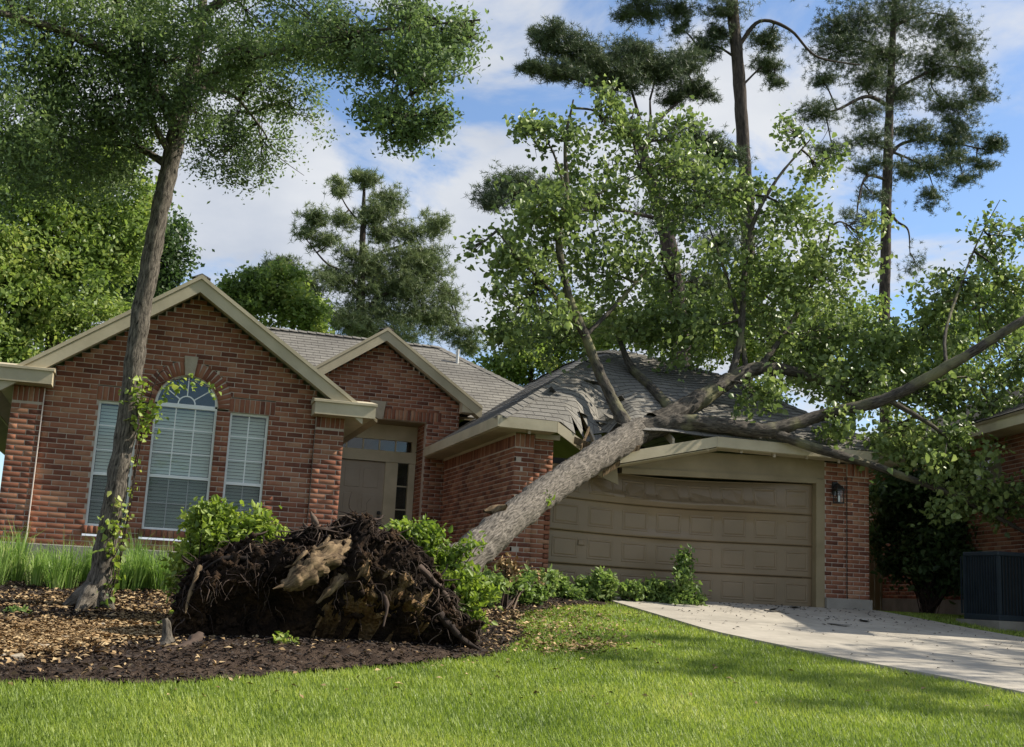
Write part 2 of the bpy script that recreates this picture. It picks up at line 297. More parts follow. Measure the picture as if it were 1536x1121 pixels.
M['leaf_bg'] = mat_leaf('leaf_bg', [(0.0, (0.058, 0.090, 0.024)), (0.35, (0.133, 0.197, 0.048)), (0.7, (0.238, 0.311, 0.077)), (1.0, (0.367, 0.380, 0.121))], 0.38)
M['leaf_shrub'] = mat_leaf('leaf_shrub', [(0.0, (0.072, 0.120, 0.020)), (0.4, (0.159, 0.227, 0.040)), (0.75, (0.287, 0.359, 0.070)), (1.0, (0.457, 0.480, 0.155))], 0.35)
M['leaf_ground'] = mat_leaf('leaf_ground', [(0.0, (0.062, 0.100, 0.029)), (0.4, (0.143, 0.217, 0.056)), (0.75, (0.240, 0.319, 0.095)), (1.0, (0.426, 0.440, 0.184))], 0.35)
M['leaf_dark'] = mat_leaf('leaf_dark', [(0.0, (0.025, 0.046, 0.018)), (0.4, (0.052, 0.090, 0.029)), (0.8, (0.086, 0.138, 0.045)), (1.0, (0.133, 0.175, 0.067))], 0.3)
M['needle'] = mat_leaf('needle', [(0.0, (0.036, 0.054, 0.028)), (0.4, (0.069, 0.098, 0.045)), (0.8, (0.114, 0.144, 0.067)), (1.0, (0.160, 0.186, 0.098))], 0.15)
M['needle2'] = mat_leaf('needle2', [(0.0, (0.064, 0.091, 0.041)), (0.4, (0.132, 0.172, 0.071)), (0.8, (0.202, 0.242, 0.106)), (1.0, (0.259, 0.304, 0.140))], 0.2)
M['blade'] = mat_leaf('blade', [(0.0, (0.096, 0.145, 0.028)), (0.35, (0.192, 0.262, 0.048)), (0.7, (0.284, 0.351, 0.071)), (1.0, (0.448, 0.470, 0.131))], 0.35)
M['liriope'] = mat_leaf('liriope', [(0.0, (0.059, 0.114, 0.023)), (0.4, (0.145, 0.241, 0.054)), (0.75, (0.244, 0.357, 0.088)), (1.0, (0.476, 0.515, 0.234))], 0.35)
M['litter'] = mat_island('litter', [(0.0, (0.081, 0.052, 0.028)), (0.3, (0.218, 0.138, 0.066)), (0.6, (0.391, 0.265, 0.132)), (0.85, (0.552, 0.414, 0.231)), (1.0, (0.483, 0.253, 0.110))])
M['chip'] = mat_island('chip', [(0.0, (0.018, 0.013, 0.011)), (0.5, (0.045, 0.034, 0.028)), (0.9, (0.085, 0.066, 0.053)), (1.0, (0.15, 0.12, 0.095))])
M['lawn'] = mat_noise('lawn', [(0.25, (0.055, 0.085, 0.016)), (0.55, (0.085, 0.13, 0.022)), (0.8, (0.12, 0.16, 0.035))], 6, 1.0, 0.6, 60, spec=0.1)
M['mulch'] = mat_noise('mulch', [(0.3, (0.022, 0.015, 0.012)), (0.5, (0.055, 0.038, 0.028)), (0.75, (0.11, 0.078, 0.055))], 9, 1.0, 0.8, 70, spec=0.1, dist=0.03, second=(0.8, 0.75))
M['soil'] = mat_noise('soil', [(0.3, (0.007, 0.005, 0.004)), (0.48, (0.020, 0.013, 0.009)), (0.62, (0.05, 0.030, 0.017)), (0.8, (0.14, 0.088, 0.045))], 3.2, 1.0, 1.0, 26, spec=0.1, dist=0.06)
M['clay'] = mat_noise('clay', [(0.3, (0.085, 0.05, 0.026)), (0.55, (0.20, 0.13, 0.065)), (0.75, (0.34, 0.24, 0.14))], 4.5, 1.0, 0.9, 26, spec=0.1, dist=0.05)
M['root'] = mat_island('root', [(0.0, (0.014, 0.010, 0.008)), (0.4, (0.035, 0.023, 0.018)), (0.75, (0.085, 0.058, 0.044)), (1.0, (0.22, 0.16, 0.115))])
M['rootwood'] = mat_bark('rootwood', (0.035, 0.022, 0.013), (0.24, 0.168, 0.095), (10, 3), 0.8, 0.02)

# ------------------------------------------------------------------ ground
G0, GS = -1.6, 0.092
def G(x, y):
    y = np.asarray(y, float); x = np.asarray(x, float)
    z = G0 + GS * np.clip(y, -6, 17.3)
    z = z - 0.035 * np.clip(y, -6, 17.3) * 0
    return z + 0 * x
def gpix(x, y):                                   # pixel -> point on the sloping front garden
    d = CR * (x - 768) / FPX - CU * (y - 560.5) / FPX + CF
    return d * (G0 / (d[2] - GS * d[1]))
def in_poly(pts, poly):
    x, y = pts[:, 0], pts[:, 1]; c = np.zeros(len(pts), bool); n = len(poly)
    for i in range(n):
        x0, y0 = poly[i]; x1, y1 = poly[(i + 1) % n]
        if y0 == y1: continue
        c ^= ((y0 > y) != (y1 > y)) & (x < (x1 - x0) * (y - y0) / (y1 - y0) + x0)
    return c
def d_poly(pts, poly):
    best = np.full(len(pts), 1e9); n = len(poly)
    for i in range(n):
        a = np.array(poly[i]); b = np.array(poly[(i + 1) % n]); ab = b - a
        t = np.clip(((pts - a) @ ab) / (ab @ ab), 0, 1); best = np.minimum(best, np.linalg.norm(pts - (a + t[:, None] * ab), axis=1))
    return best
front = [(-230, 1040), (-60, 1034), (20, 1024), (120, 1024), (250, 1027), (430, 1012), (560, 1004), (720, 988), (765, 975), (790, 955), (775, 935), (800, 918), (860, 910), (930, 908)]
fr_ = [np.array(gpix(*q)[:2]) for q in front]; fr2 = []
for a_, b_ in zip(fr_[:-1], fr_[1:]):
    k_ = max(1, int(np.linalg.norm(b_ - a_) / .12))
    for i_ in range(k_): fr2.append(a_ + (b_ - a_) * i_ / k_ + rng.normal(size=2) * .035)
BED = [tuple(q) for q in fr2] + [tuple(fr_[-1])] + [(6.6, 17.0), (6.6, 17.6), (5.3, 17.6), (5.3, 22.5), (2.8, 22.5), (2.8, 17.6), (-6.0, 17.6), (-6.0, 9.0)]
def xl(y): return np.interp(y, [-6, 6, 9.5, 10.34, 11.46, 13.4, 17.4], [14.5, 9.6, 8.25, 7.97, 7.45, 6.87, 6.82])
def xr(y): return np.interp(y, [-6, 6, 11, 15, 17.4], [20.5, 15.4, 13.0, 12.1, 11.95])

def build_ground():
    # one sheet to the horizon, finer near the camera
    ys = np.concatenate([np.array([-400, -150, -60, -25, -12, -6]), np.arange(-5, 17.3, 0.5), [17.3, 19, 22, 26, 35, 60, 120, 300, 900]])
    xs = np.concatenate([np.array([-900, -300, -100, -40, -20]), np.arange(-14, 26.1, 0.8), [35, 60, 140, 400, 900]])
    X, Yg = np.meshgrid(xs, ys); Z = G(X, Yg); near = (np.abs(X) < 25) & (Yg < 16) & (Yg > -5)
    Z = Z + np.where(near, 0.03 * np.sin(X * 1.3 + Yg * .7) * np.sin(Yg * 0.9 - X * .4), 0) * 0.5 - 0.02
    V = np.stack([X, Yg, Z], -1).reshape(-1, 3); ny, nx = X.shape
    i, j = np.meshgrid(np.arange(ny - 1), np.arange(nx - 1), indexing='ij')
    F = np.stack([i * nx + j, i * nx + j + 1, (i + 1) * nx + j + 1, (i + 1) * nx + j], -1).reshape(-1, 4)
    o = obj_np('ground', V, F, M['lawn'], smooth=True); tag(o, 'green lawn sloping up from the street to the brick house', None, None, 'structure')
build_ground()

RB_C = gpix(480, 985)                             # foot of the root plate
def bed_h(pts):
    d = d_poly(pts, BED); z = np.minimum(1, d / 0.35)
    k = np.exp(-(((pts[:, 0] - RB_C[0] + 0.1) / 1.9) ** 2 + ((pts[:, 1] - RB_C[1] + 0.25) / 0.7) ** 2))
    return z * 0.035 + 0.10 * k * z
def build_bed():
    st = 0.055; xs = np.arange(-6, 7.2, st); ys = np.arange(8.2, 17.6, st); X, Yg = np.meshgrid(xs, ys); pts = np.stack([X.ravel(), Yg.ravel()], -1)
    ins = in_poly(pts, BED); h = np.zeros(len(pts)); h[ins] = bed_h(pts[ins])
    nz = np.zeros(len(pts)); nz[ins] = vnoise(np.column_stack([pts[ins], np.zeros(ins.sum())]), 3.5, 4, 2.0)
    Z = G(pts[:, 0], pts[:, 1]) + 0.004 + h + nz * 0.022 * (h > 0.01); V = np.column_stack([pts, Z]); ny, nx = X.shape
    i, j = np.meshgrid(np.arange(ny - 1), np.arange(nx - 1), indexing='ij')
    F = np.stack([i * nx + j, i * nx + j + 1, (i + 1) * nx + j + 1, (i + 1) * nx + j], -1).reshape(-1, 4)
    F = F[ins[F].all(1)]; used = np.unique(F); re = -np.ones(len(V), int); re[used] = np.arange(len(used))
    o = obj_np('planting_bed', V[used], re[F], M['mulch'], smooth=True); tag(o, 'dark mulch planting bed in front of the brick house', None, None, 'structure')
build_bed()
def bed_z(x, y):
    p = np.array([[x, y]], float); return float(G(x, y)) + (float(bed_h(p)[0]) if in_poly(p, BED)[0] else 0.0) + 0.004

def build_drive():
    root = MB(); ys = np.concatenate([np.arange(-6, 17.4, 0.6), [17.38]])
    root.add([(xl(y) + .05, y, float(G(0, y)) - 0.03) for y in ys] + [(xr(y) - .05, y, float(G(0, y)) - 0.03) for y in ys], [(i, i + 1, i + 1 + len(ys), i + len(ys)) for i in range(len(ys) - 1)])
    base = root.build('driveway', M['concrete']); tag(base, 'beige concrete driveway leading up to the garage door', None, None, 'structure')
    cuts = [-6, -2, 2, 5.6, 9.2, 11.9, 14.6, 17.38]; k = 0
    for a, b in zip(cuts[:-1], cuts[1:]):
        for h in (0, 1):
            m = MB(); yy = np.linspace(a + 0.008, b - 0.008, 7); top = []
            for y in yy:
                x0, x1 = float(xl(y)), float(xr(y)); xm = (x0 + x1) / 2
                x0, x1 = (x0, xm - 0.006) if h == 0 else (xm + 0.006, x1); top.append(((x0, y), (x1, y)))
            V = []; 
            for (p, q) in top:
                z = float(G(0, p[1])) + 0.035; V += [(p[0], p[1], z), (q[0], q[1], z), (p[0], p[1], z - 0.12), (q[0], q[1], z - 0.12)]
            F = []
            for i in range(len(top) - 1):
                o = i * 4; F += [(o, o + 1, o + 5, o + 4), (o, o + 4, o + 6, o + 2), (o + 1, o + 3, o + 7, o + 5)]
            F += [(0, 2, 3, 1), (len(V) - 4, len(V) - 3, len(V) - 1, len(V) - 2)]
            m.add(V, F).build('slab', M['drive'], base)
build_drive()

# ------------------------------------------------------------------ the brick house
house = thing('brick_house', 'one storey red brick house with tan trim under the fallen tree', 'house', loc=(0, 0, 0))
CH, BH, BL, JT = 0.0735, 0.0625, 0.223, 0.0110
bricks = []                                        # (centre, U, N, width, height, angle, wall-object)
def lay(O, U, Nrm, z0, z1, allowed, depth=0.095, wallname='wall', parent=None, off=0.0, soldier=None):
    """running bond over the allowed intervals of each course; returns the recessed mortar body"""
    O, U, Nrm = (np.asarray(q, float) for q in (O, U, Nrm)); mb = MB(); n = int(round((z1 - z0) / CH)); mine = []
    for r in range(n):
        za = z0 + r * CH; zb = za + CH; zm = (za + zb) / 2
        for (a, b) in allowed(zm):
            if b - a < 0.02: continue
            m0 = O + U * a + np.array([0, 0, za]) - Nrm * 0.005; m1 = O + U * b + np.array([0, 0, zb]) - Nrm * depth
            c = (m0 + m1) / 2; mb.obox(c, U * (b - a) / 2, Nrm * (depth - 0.005) / 2, np.array([0, 0, CH / 2]))
            if soldier and any(s0 - 1e-4 <= zm <= s1 + 1e-4 for s0, s1 in soldier): continue
            st = (BL + JT); ph = off + (0.5 * st if r % 2 else 0); k = math.floor((a - ph) / st); x = ph + k * st
            while x < b:
                p, q = max(a, x), min(b, x + BL)
                if q - p > 0.03: mine.append((O + U * (p + q) / 2 + np.array([0, 0, za + BH / 2 + JT / 2]), U, Nrm, q - p, BH, 0.0))
                x += st
    if soldier:
        for s0, s1 in soldier:
            hh = s1 - s0 - JT
            for (a, b) in allowed((s0 + s1) / 2):
                k = max(1, int(round((b - a) / CH))); wdt = (b - a) / k
                for i in range(k): mine.append((O + U * (a + wdt * (i + .5)) + np.array([0, 0, (s0 + s1) / 2]), U, Nrm, wdt - JT, hh, 0.0))
    ob = mb.build(wallname, M['mortar'], parent)
    for t in mine: bricks.append(t + (ob,))
    return ob
def minus(iv, cuts):
    out = [iv]
    for (c0, c1) in cuts:
        nxt = []
        for a, b in out:
            if c1 <= a or c0 >= b: nxt.append((a, b)); continue
            if c0 > a: nxt.append((a, c0))
            if c1 < b: nxt.append((c1, b))
        out = nxt
    return out
YF = 17.4; FL = 0.34                                # front plane, brick ledge height
# --- left wing front: gable above
AX, AZ, RS = 0.42, 4.30, 0.683
WINS = [(-0.80, -0.25), (-0.04, 0.84), (1.03, 1.59)]; WB, WT = 0.63, 2.40; ARC = 0.40; AR = 0.44; ASP = 2.43
def left_allowed(z):
    half = (AZ - 0.24 - z) / RS; a, b = max(-1.52, AX - half), min(2.27, AX + half)
    if b <= a: return []
    cuts = []
    if WB < z < WT + 0.0: cuts += [WINS[0], WINS[2]]
    if WB < z < ASP: cuts += [WINS[1]]
    if WT <= z < WT + 0.2: cuts += [(WINS[0][0] - 0.04, WINS[0][1] + 0.03), (WINS[2][0] - 0.03, WINS[2][1] + 0.08)]
    if ASP <= z < ASP + AR + 0.205:
        ro = math.sqrt(max(0, (AR + 0.205) ** 2 - (z - ASP) ** 2)); cuts += [(ARC - ro, ARC + ro)]
    if WB - 0.11 < z < WB: cuts += [(w0 - 0.03, w1 + 0.03) for w0, w1 in WINS]
    return minus((a, b), cuts)
wall_left = lay((0, YF, 0), (1, 0, 0), (0, -1, 0), FL, AZ - 0.2, left_allowed, parent=house, depth=0.2)
U_, N_ = np.array([1.0, 0, 0]), np.array([0, -1.0, 0])
def rect_bricks(x0, x1, z0, z1, n, horiz, O, U, Nrm, ob, outw=0.0):
    O, U, Nrm = (np.asarray(q, float) for q in (O, U, Nrm)); st = (x1 - x0) / n
    for i in range(n): bricks.append((O + U * (x0 + st * (i + .5)) + np.array([0, 0, (z0 + z1) / 2]) + Nrm * outw, U, Nrm, st - JT, z1 - z0 - JT, 0.0, ob))
mbm = MB()                                          # mortar behind heads, sills and arch
for (a, b) in ((WINS[0][0] - 0.04, WINS[0][1] + 0.03), (WINS[2][0] - 0.03, WINS[2][1] + 0.08)):
    mbm.box(a, b, YF + 0.005, YF + 0.2, WT, WT + 0.205); rect_bricks(a, b, WT, WT + 0.205, int((b - a) / CH), 0, (0, YF, 0), U_, N_, wall_left)
for (a, b) in WINS:
    mbm.box(a - 0.03, b + 0.03, YF + 0.004, YF + 0.2, WB - 0.11, WB); rect_bricks(a - 0.03, b + 0.03, WB - 0.11, WB + 0.004, int((b - a + .06) / CH), 0, (0, YF, 0), U_, N_, wall_left, 0.03)
na = 24
ring = []
for i in range(na):
    th0 = math.pi * i / na; th1 = math.pi * (i + 1) / na
    r0, r1 = AR, AR + 0.215
    poly = [(ARC + r0 * math.cos(th0), YF + 0.006, ASP + r0 * math.sin(th0)), (ARC + r1 * math.cos(th0), YF + 0.006, ASP + r1 * math.sin(th0)),
            (ARC + r1 * math.cos(th1), YF + 0.006, ASP + r1 * math.sin(th1)), (ARC + r0 * math.cos(th1), YF + 0.006, ASP + r0 * math.sin(th1))]
    mbm.prism(poly, (0, 0.18, 0)); th = (th0 + th1) / 2
    if abs(th - math.pi / 2) > 0.13:
        rm = (r0 + r1) / 2; bricks.append((np.array([ARC + rm * math.cos(th), YF, ASP + rm * math.sin(th)]), U_, N_, 0.2, 0.060, th, wall_left))
mbm.build('lintel_mortar', M['mortar'], house)['kind'] = 'stuff'
ks = MB().prism([(ARC - 0.065, YF - 0.025, ASP + AR), (ARC + 0.065, YF - 0.025, ASP + AR), (ARC + 0.10, YF - 0.025, ASP + AR + 0.29), (ARC - 0.10, YF - 0.025, ASP + AR + 0.29)], (0, 0.08, 0)).build('keystone', M['stone'], house, bevel=0.006)
# pilasters at both corners of the left wing
for (a, b) in ((-1.93, -1.525), (2.275, 2.70)):
    lay((0, YF - 0.07, 0), (1, 0, 0), (0, -1, 0), FL, 2.50, lambda z, a=a, b=b: [(a, b)], parent=house, depth=0.29, soldier=[(2.50 - 3 * CH, 2.50)], off=a)
MB().box(-1.53, -1.518, YF - 0.078, YF - 0.02, -0.1, 2.48).build('expansion_joint', M['caulk_lit_edge'], house)  # joint filler; its pale colour also paints in the lit edge
# side walls of the wing (plain, turned away from the street)
MB().box(2.50, 2.685, YF + 0.21, 21.9, -0.3, 2.55).build('wall', M['mortar'], house); MB().box(-1.915, -1.75, YF + 0.21, 30, -0.3, 2.55).build('wall', M['mortar'], house)
# --- foundation
MB().box(-1.95, 2.72, YF - 0.115, YF + 0.3, -0.4, FL).build('foundation', M['concrete'], house, bevel=0.01)
# --- garage
GX0, GX1 = 5.40, 11.82; DX0, DX1, DZ0, DZ1 = 6.05, 10.79, -0.02, 2.08; GF = 0.19
for (a, b) in ((GX0 + 0.33, DX0), (DX1 + 0.17, GX1 - 0.43)):
    lay((0, YF, 0), (1, 0, 0), (0, -1, 0), GF, 2.48, lambda z, a=a, b=b: [(a, b)], parent=house, depth=0.2)
for (a, b) in ((GX0, GX0 + 0.33), (GX1 - 0.43, GX1)):
    lay((0, YF - 0.035, 0), (1, 0, 0), (0, -1, 0), GF, 2.48, lambda z, a=a, b=b: [(a + .004, b - .004)], parent=house, depth=0.25, soldier=[(2.48 - 3 * CH, 2.48)], off=a)
lay((GX0 - 0.002, 0, 0), (0, -1, 0), (-1, 0, 0), GF, 2.48, lambda z: [(-21.9, -(YF - 0.034))], parent=house, depth=0.15, soldier=[(2.48 - 3 * CH, 2.48)])
lay((GX1 + 0.002, 0, 0), (0, 1, 0), (1, 0, 0), GF, 2.48, lambda z: [(YF + 0.225, 22.5)], parent=house, depth=0.15)
m = MB(); m.box(GX0 - 0.02, DX0, YF - 0.085, YF + 0.3, -0.5, GF); m.box(DX1 + 0.17, GX1 + 0.02, YF - 0.085, YF + 0.3, -0.5, GF); m.box(GX0 - 0.02, GX0 + 0.2, YF + 0.3, 21.9, -0.5, GF); m.box(GX1 - 0.2, GX1 + 0.02, YF + 0.3, 22.5, -0.5, GF)
m.split('foundation', M['concrete'], house)
# door jambs, header
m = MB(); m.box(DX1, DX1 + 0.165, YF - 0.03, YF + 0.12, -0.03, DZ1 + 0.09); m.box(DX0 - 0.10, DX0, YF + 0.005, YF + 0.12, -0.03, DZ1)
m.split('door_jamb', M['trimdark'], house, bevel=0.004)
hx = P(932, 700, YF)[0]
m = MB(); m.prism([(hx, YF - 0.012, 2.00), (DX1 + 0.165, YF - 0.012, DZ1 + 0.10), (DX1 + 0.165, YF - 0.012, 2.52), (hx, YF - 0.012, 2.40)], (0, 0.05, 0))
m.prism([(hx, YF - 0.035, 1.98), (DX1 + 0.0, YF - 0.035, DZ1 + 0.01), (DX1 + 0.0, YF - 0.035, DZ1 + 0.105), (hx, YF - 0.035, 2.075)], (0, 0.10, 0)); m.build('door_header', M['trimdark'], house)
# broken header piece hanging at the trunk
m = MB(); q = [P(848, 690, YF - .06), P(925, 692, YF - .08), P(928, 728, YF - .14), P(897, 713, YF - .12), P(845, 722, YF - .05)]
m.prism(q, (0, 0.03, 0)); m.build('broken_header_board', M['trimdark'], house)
# garage door: four sections, 8 raised panels each; the top one is buckled
def buckle(x, z):
    t = (x - DX0) / (DX1 - DX0); zc = 1.66 - 0.10 * (t - .5) + .015 * math.sin(t * 11); w_ = max(0, 1 - ((t - .52) / .42) ** 2)
    d = -0.10 * w_ * max(0, 1 - abs(z - zc) / (0.10 if z > zc else 0.26)) ** 1.2
    d -= 0.035 * math.exp(-((t - .42) / .10) ** 2) * max(0, 1 - abs(z - 1.07) / .10)
    d += 0.16 * max(0, (z - zc) / 0.42) * w_
    return d
def sag(x, z):
    t = (x - DX0) / (DX1 - DX0); return -(0.085 * math.sin(math.pi * min(1, t ** .8)) ** 1.5) * max(0, z) / 2.08
def door_pt(x, z, out): return (x, YF + 0.10 - out + buckle(x, z), z + sag(x, z))
secs = []; SH = (DZ1 - DZ0) / 4; V = []; F = []; nx = 96; nzs = [];
for k in range(4):
    z0 = DZ0 + k * SH; z1 = z0 + SH - 0.006
    zz = list(np.linspace(z0 + 0.002, z1, 22)); o0 = len(V)
    for z in zz:
        for i in range(nx + 1):
            x = DX0 + 0.005 + (DX1 - DX0 - 0.01) * i / nx; V.append(door_pt(x, z, 0.0))
    for a in range(21):
        for i in range(nx): F.append((o0 + a * (nx + 1) + i, o0 + a * (nx + 1) + i + 1, o0 + (a + 1) * (nx + 1) + i + 1, o0 + (a + 1) * (nx + 1) + i))
    for row, sgn in ((0, 1), (21, -1)):               # folded edges of the section
        o1 = len(V)
        for i in range(nx + 1):
            p = V[o0 + row * (nx + 1) + i]; V.append((p[0], p[1] + 0.04, p[2]))
        for i in range(nx): F.append((o0 + row * (nx + 1) + i, o1 + i, o1 + i + 1, o0 + row * (nx + 1) + i + 1))
gdoor = obj_np('garage_door', np.array(V), np.array(F), M['garage'], house, smooth=False); tag(gdoor, 'tan panelled garage door buckled along its top section')
for k in range(4):
    for c in range(8):
        pw = (DX1 - DX0) / 8; x0 = DX0 + pw * c + 0.075; x1 = DX0 + pw * (c + 1) - 0.075; z0 = DZ0 + k * SH + 0.10; z1 = DZ0 + (k + 1) * SH - 0.10
        ns = 6; V = []; F = []
        rings = [(0.0, -0.002), (0.010, 0.006), (0.026, 0.006), (0.038, -0.001), (0.055, 0.005)]
        def loop(ins, out):
            pts = []; a0, a1, b0, b1 = x0 + ins, x1 - ins, z0 + ins, z1 - ins
            for i in range(ns): pts.append((a0 + (a1 - a0) * i / ns, b0))
            for i in range(3): pts.append((a1, b0 + (b1 - b0) * i / 3))
            for i in range(ns): pts.append((a1 - (a1 - a0) * i / ns, b1))
            for i in range(3): pts.append((a0, b1 - (b1 - b0) * i / 3))
            return [door_pt(x, z, out + 0.001) for x, z in pts]
        for ins, out in rings: V += loop(ins, out)
        n = 2 * ns + 6
        for a in range(len(rings) - 1):
            for i in range(n): F.append((a * n + i, a * n + (i + 1) % n, (a + 1) * n + (i + 1) % n, (a + 1) * n + i))
        mb = MB(); F.append(tuple(range((len(rings) - 1) * n, len(rings) * n))); mb.v = V; mb.uv = [(0, 0)] * len(V); mb.f = F; mb.build('panel', M['garage'], gdoor)
hp = door_pt(6.62, 0.86, 0.0)
MB().obox((hp[0], hp[1] - 0.02, hp[2]), (0.055, 0, 0), (0, 0.012, 0), (0, 0, 0.045)).build('handle', M['garage'], gdoor, bevel=0.01)
MB().box(DX0, DX1, YF + 0.42, YF + 0.44, -0.1, 2.2).build('garage_lining', M['room'], house)
# wall lantern on the right pier
lx, lz = P(1259, 742, YF - 0.15)[0], P(1259, 742, YF - 0.15)[2]; ly = YF - 0.10
lan = MB().box(lx - 0.05, lx + 0.05, YF - 0.03, YF + 0.01, lz + 0.0, lz + 0.22).box(lx - 0.012, lx + 0.012, ly - 0.02, YF - 0.02, lz + 0.16, lz + 0.19).build('wall_lantern', M['black'], house)
c = MB(); c.box(lx - 0.07, lx + 0.07, ly - 0.10, ly + 0.04, lz - 0.15, lz - 0.13); c.box(lx - 0.08, lx + 0.08, ly - 0.11, ly + 0.05, lz + 0.07, lz + 0.09)
c.add([(lx - .08, ly - .11, lz + .09), (lx + .08, ly - .11, lz + .09), (lx + .08, ly + .05, lz + .09), (lx - .08, ly + .05, lz + .09), (lx, ly - .03, lz + .19)], [(0, 1, 4), (1, 2, 4), (2, 3, 4), (3, 0, 4)])
for sx in (-1, 1):
    for sy in (-0.09, 0.03): c.box(lx + sx * .06 - .006, lx + sx * .06 + .006, ly + sy - .006, ly + sy + .006, lz - .13, lz + .07)
c.build('cage', M['black'], lan); MB().box(lx - 0.05, lx + 0.05, ly - 0.08, ly + 0.02, lz - 0.13, lz + 0.065).build('glass', M['glass'], lan)
MB().box(lx - .015, lx + .015, ly - .045, ly - .015, lz - .12, lz - .02).build('bulb', M['white'], lan)
# --- porch wall and gable
YP, YD = 21.95, 22.80; PA, PZ = 4.06, 4.88
def porch_allowed(z):
    half = (PZ - 0.24 - z) / RS; a, b = max(2.55, PA - half), min(5.66, PA + half)
    if b <= a: return []
    return minus((a, b), [(2.9, 5.02)] if z < 3.17 else ([(2.72, 5.3)] if z < 3.38 else []))
wp_ = lay((0, YP, 0), (1, 0, 0), (0, -1, 0), FL, PZ - 0.2, porch_allowed, parent=house, depth=0.2)
MB().box(2.72, 5.3, YP + 0.01, YP + 0.2, 3.17, 3.385).build('lintel_mortar', M['mortar'], house); rect_bricks(2.72, 5.3, 3.17, 3.385, 34, 0, (0, YP, 0), U_, N_, wp_)
MB().prism([(3.90, YP - 0.03, 3.15), (4.14, YP - 0.03, 3.15), (4.19, YP - 0.03, 3.50), (3.88, YP - 0.03, 3.50)], (0, 0.06, 0)).build('keystone', M['stone'], house, bevel=0.006)
lay((5.03, 0, 0), (0, -1, 0), (-1, 0, 0), FL, 3.17, lambda z: [(-YD, -(YP + 0.21))], parent=house, depth=0.15)
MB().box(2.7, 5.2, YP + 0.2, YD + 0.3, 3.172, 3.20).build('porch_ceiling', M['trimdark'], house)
MB().box(2.5, 5.35, YP - 0.6, YD + 0.3, -0.3, FL - 0.01).build('porch_floor', M['concrete'], house)
# front door set
D0, D1 = 3.52, 4.43
m = MB(); m.box(3.30, D0, YD, YD + 0.12, FL, 2.43); m.box(D1, 4.68, YD, YD + 0.12, FL, 2.43); m.box(4.905, 5.03, YD, YD + 0.12, FL, 2.43); m.box(3.30, 5.03, YD - 0.02, YD + 0.12, 2.432, 2.65); m.box(3.30, 5.03, YD - 0.01, YD + 0.12, 2.87, 3.17); m.box(4.94, 5.03, YD, YD + .12, 2.65, 2.87); m.box(4.682, 4.903, YD, YD + .1, FL, FL + 0.25)
m.split('door_frame', M['trim'], house)
fd = MB().box(D0, D1, YD + 0.05, YD + 0.10, FL, 2.42).build('front_door', M['door'], house)
for (a, b) in ((0, 1), (1, 2)):
    for (z0, z1) in ((FL + 0.16, 1.02), (1.14, 1.78), (1.9, 2.28)):
        x0 = D0 + 0.12 + a * 0.37; MB().box(x0, x0 + 0.30, YD + 0.042, YD + 0.052, z0, z1).build('panel', M['door'], fd, bevel=0.006)
hz = P(575, 770, YD)[2]
MB().obox((D1 - 0.07, YD + 0.02, hz), (0.035, 0, 0), (0, 0.03, 0), (0, 0, 0.035)).build('deadbolt', M['black'], fd, bevel=0.012)
MB().obox((D1 - 0.07, YD + 0.035, hz - 0.2), (0.03, 0, 0), (0, 0.012, 0), (0, 0, 0.13)).obox((D1 - 0.07, YD + 0.0, hz - 0.17), (0.012, 0, 0), (0, 0.02, 0), (0, 0, 0.09)).build('handle', M['black'], fd, bevel=0.005)
slt = MB(); 
for i in range(4): z = FL + 0.25 + (2.43 - FL - 0.25) * i / 4; slt.box(4.682, 4.903, YD + 0.02, YD + 0.05, z - 0.012, z + 0.012)
sw = slt.build('sidelight', M['trim'], house)
for i in range(4): z0 = FL + 0.25 + (2.43 - FL - 0.25) * i / 4; MB().box(4.684, 4.90, YD + 0.03, YD + 0.036, z0 + 0.013, z0 + 0.49).build('pane', M['glass'], sw)
tw = MB(); xs_ = np.linspace(3.3, 4.94, 6)
for x in xs_[1:-1]: tw.box(x - 0.014, x + 0.014, YD + 0.02, YD + 0.05, 2.652, 2.868)
tw = tw.build('transom', M['trim'], house)
for a, b in zip(xs_[:-1], xs_[1:]): MB().box(a + 0.015, b - 0.015, YD + 0.03, YD + 0.036, 2.655, 2.865).build('pane', M['glass'], tw)
MB().box(3.2, 5.2, YD + 0.5, YD + 0.52, 0, 3.1).build('hall_wall', M['room'], house)

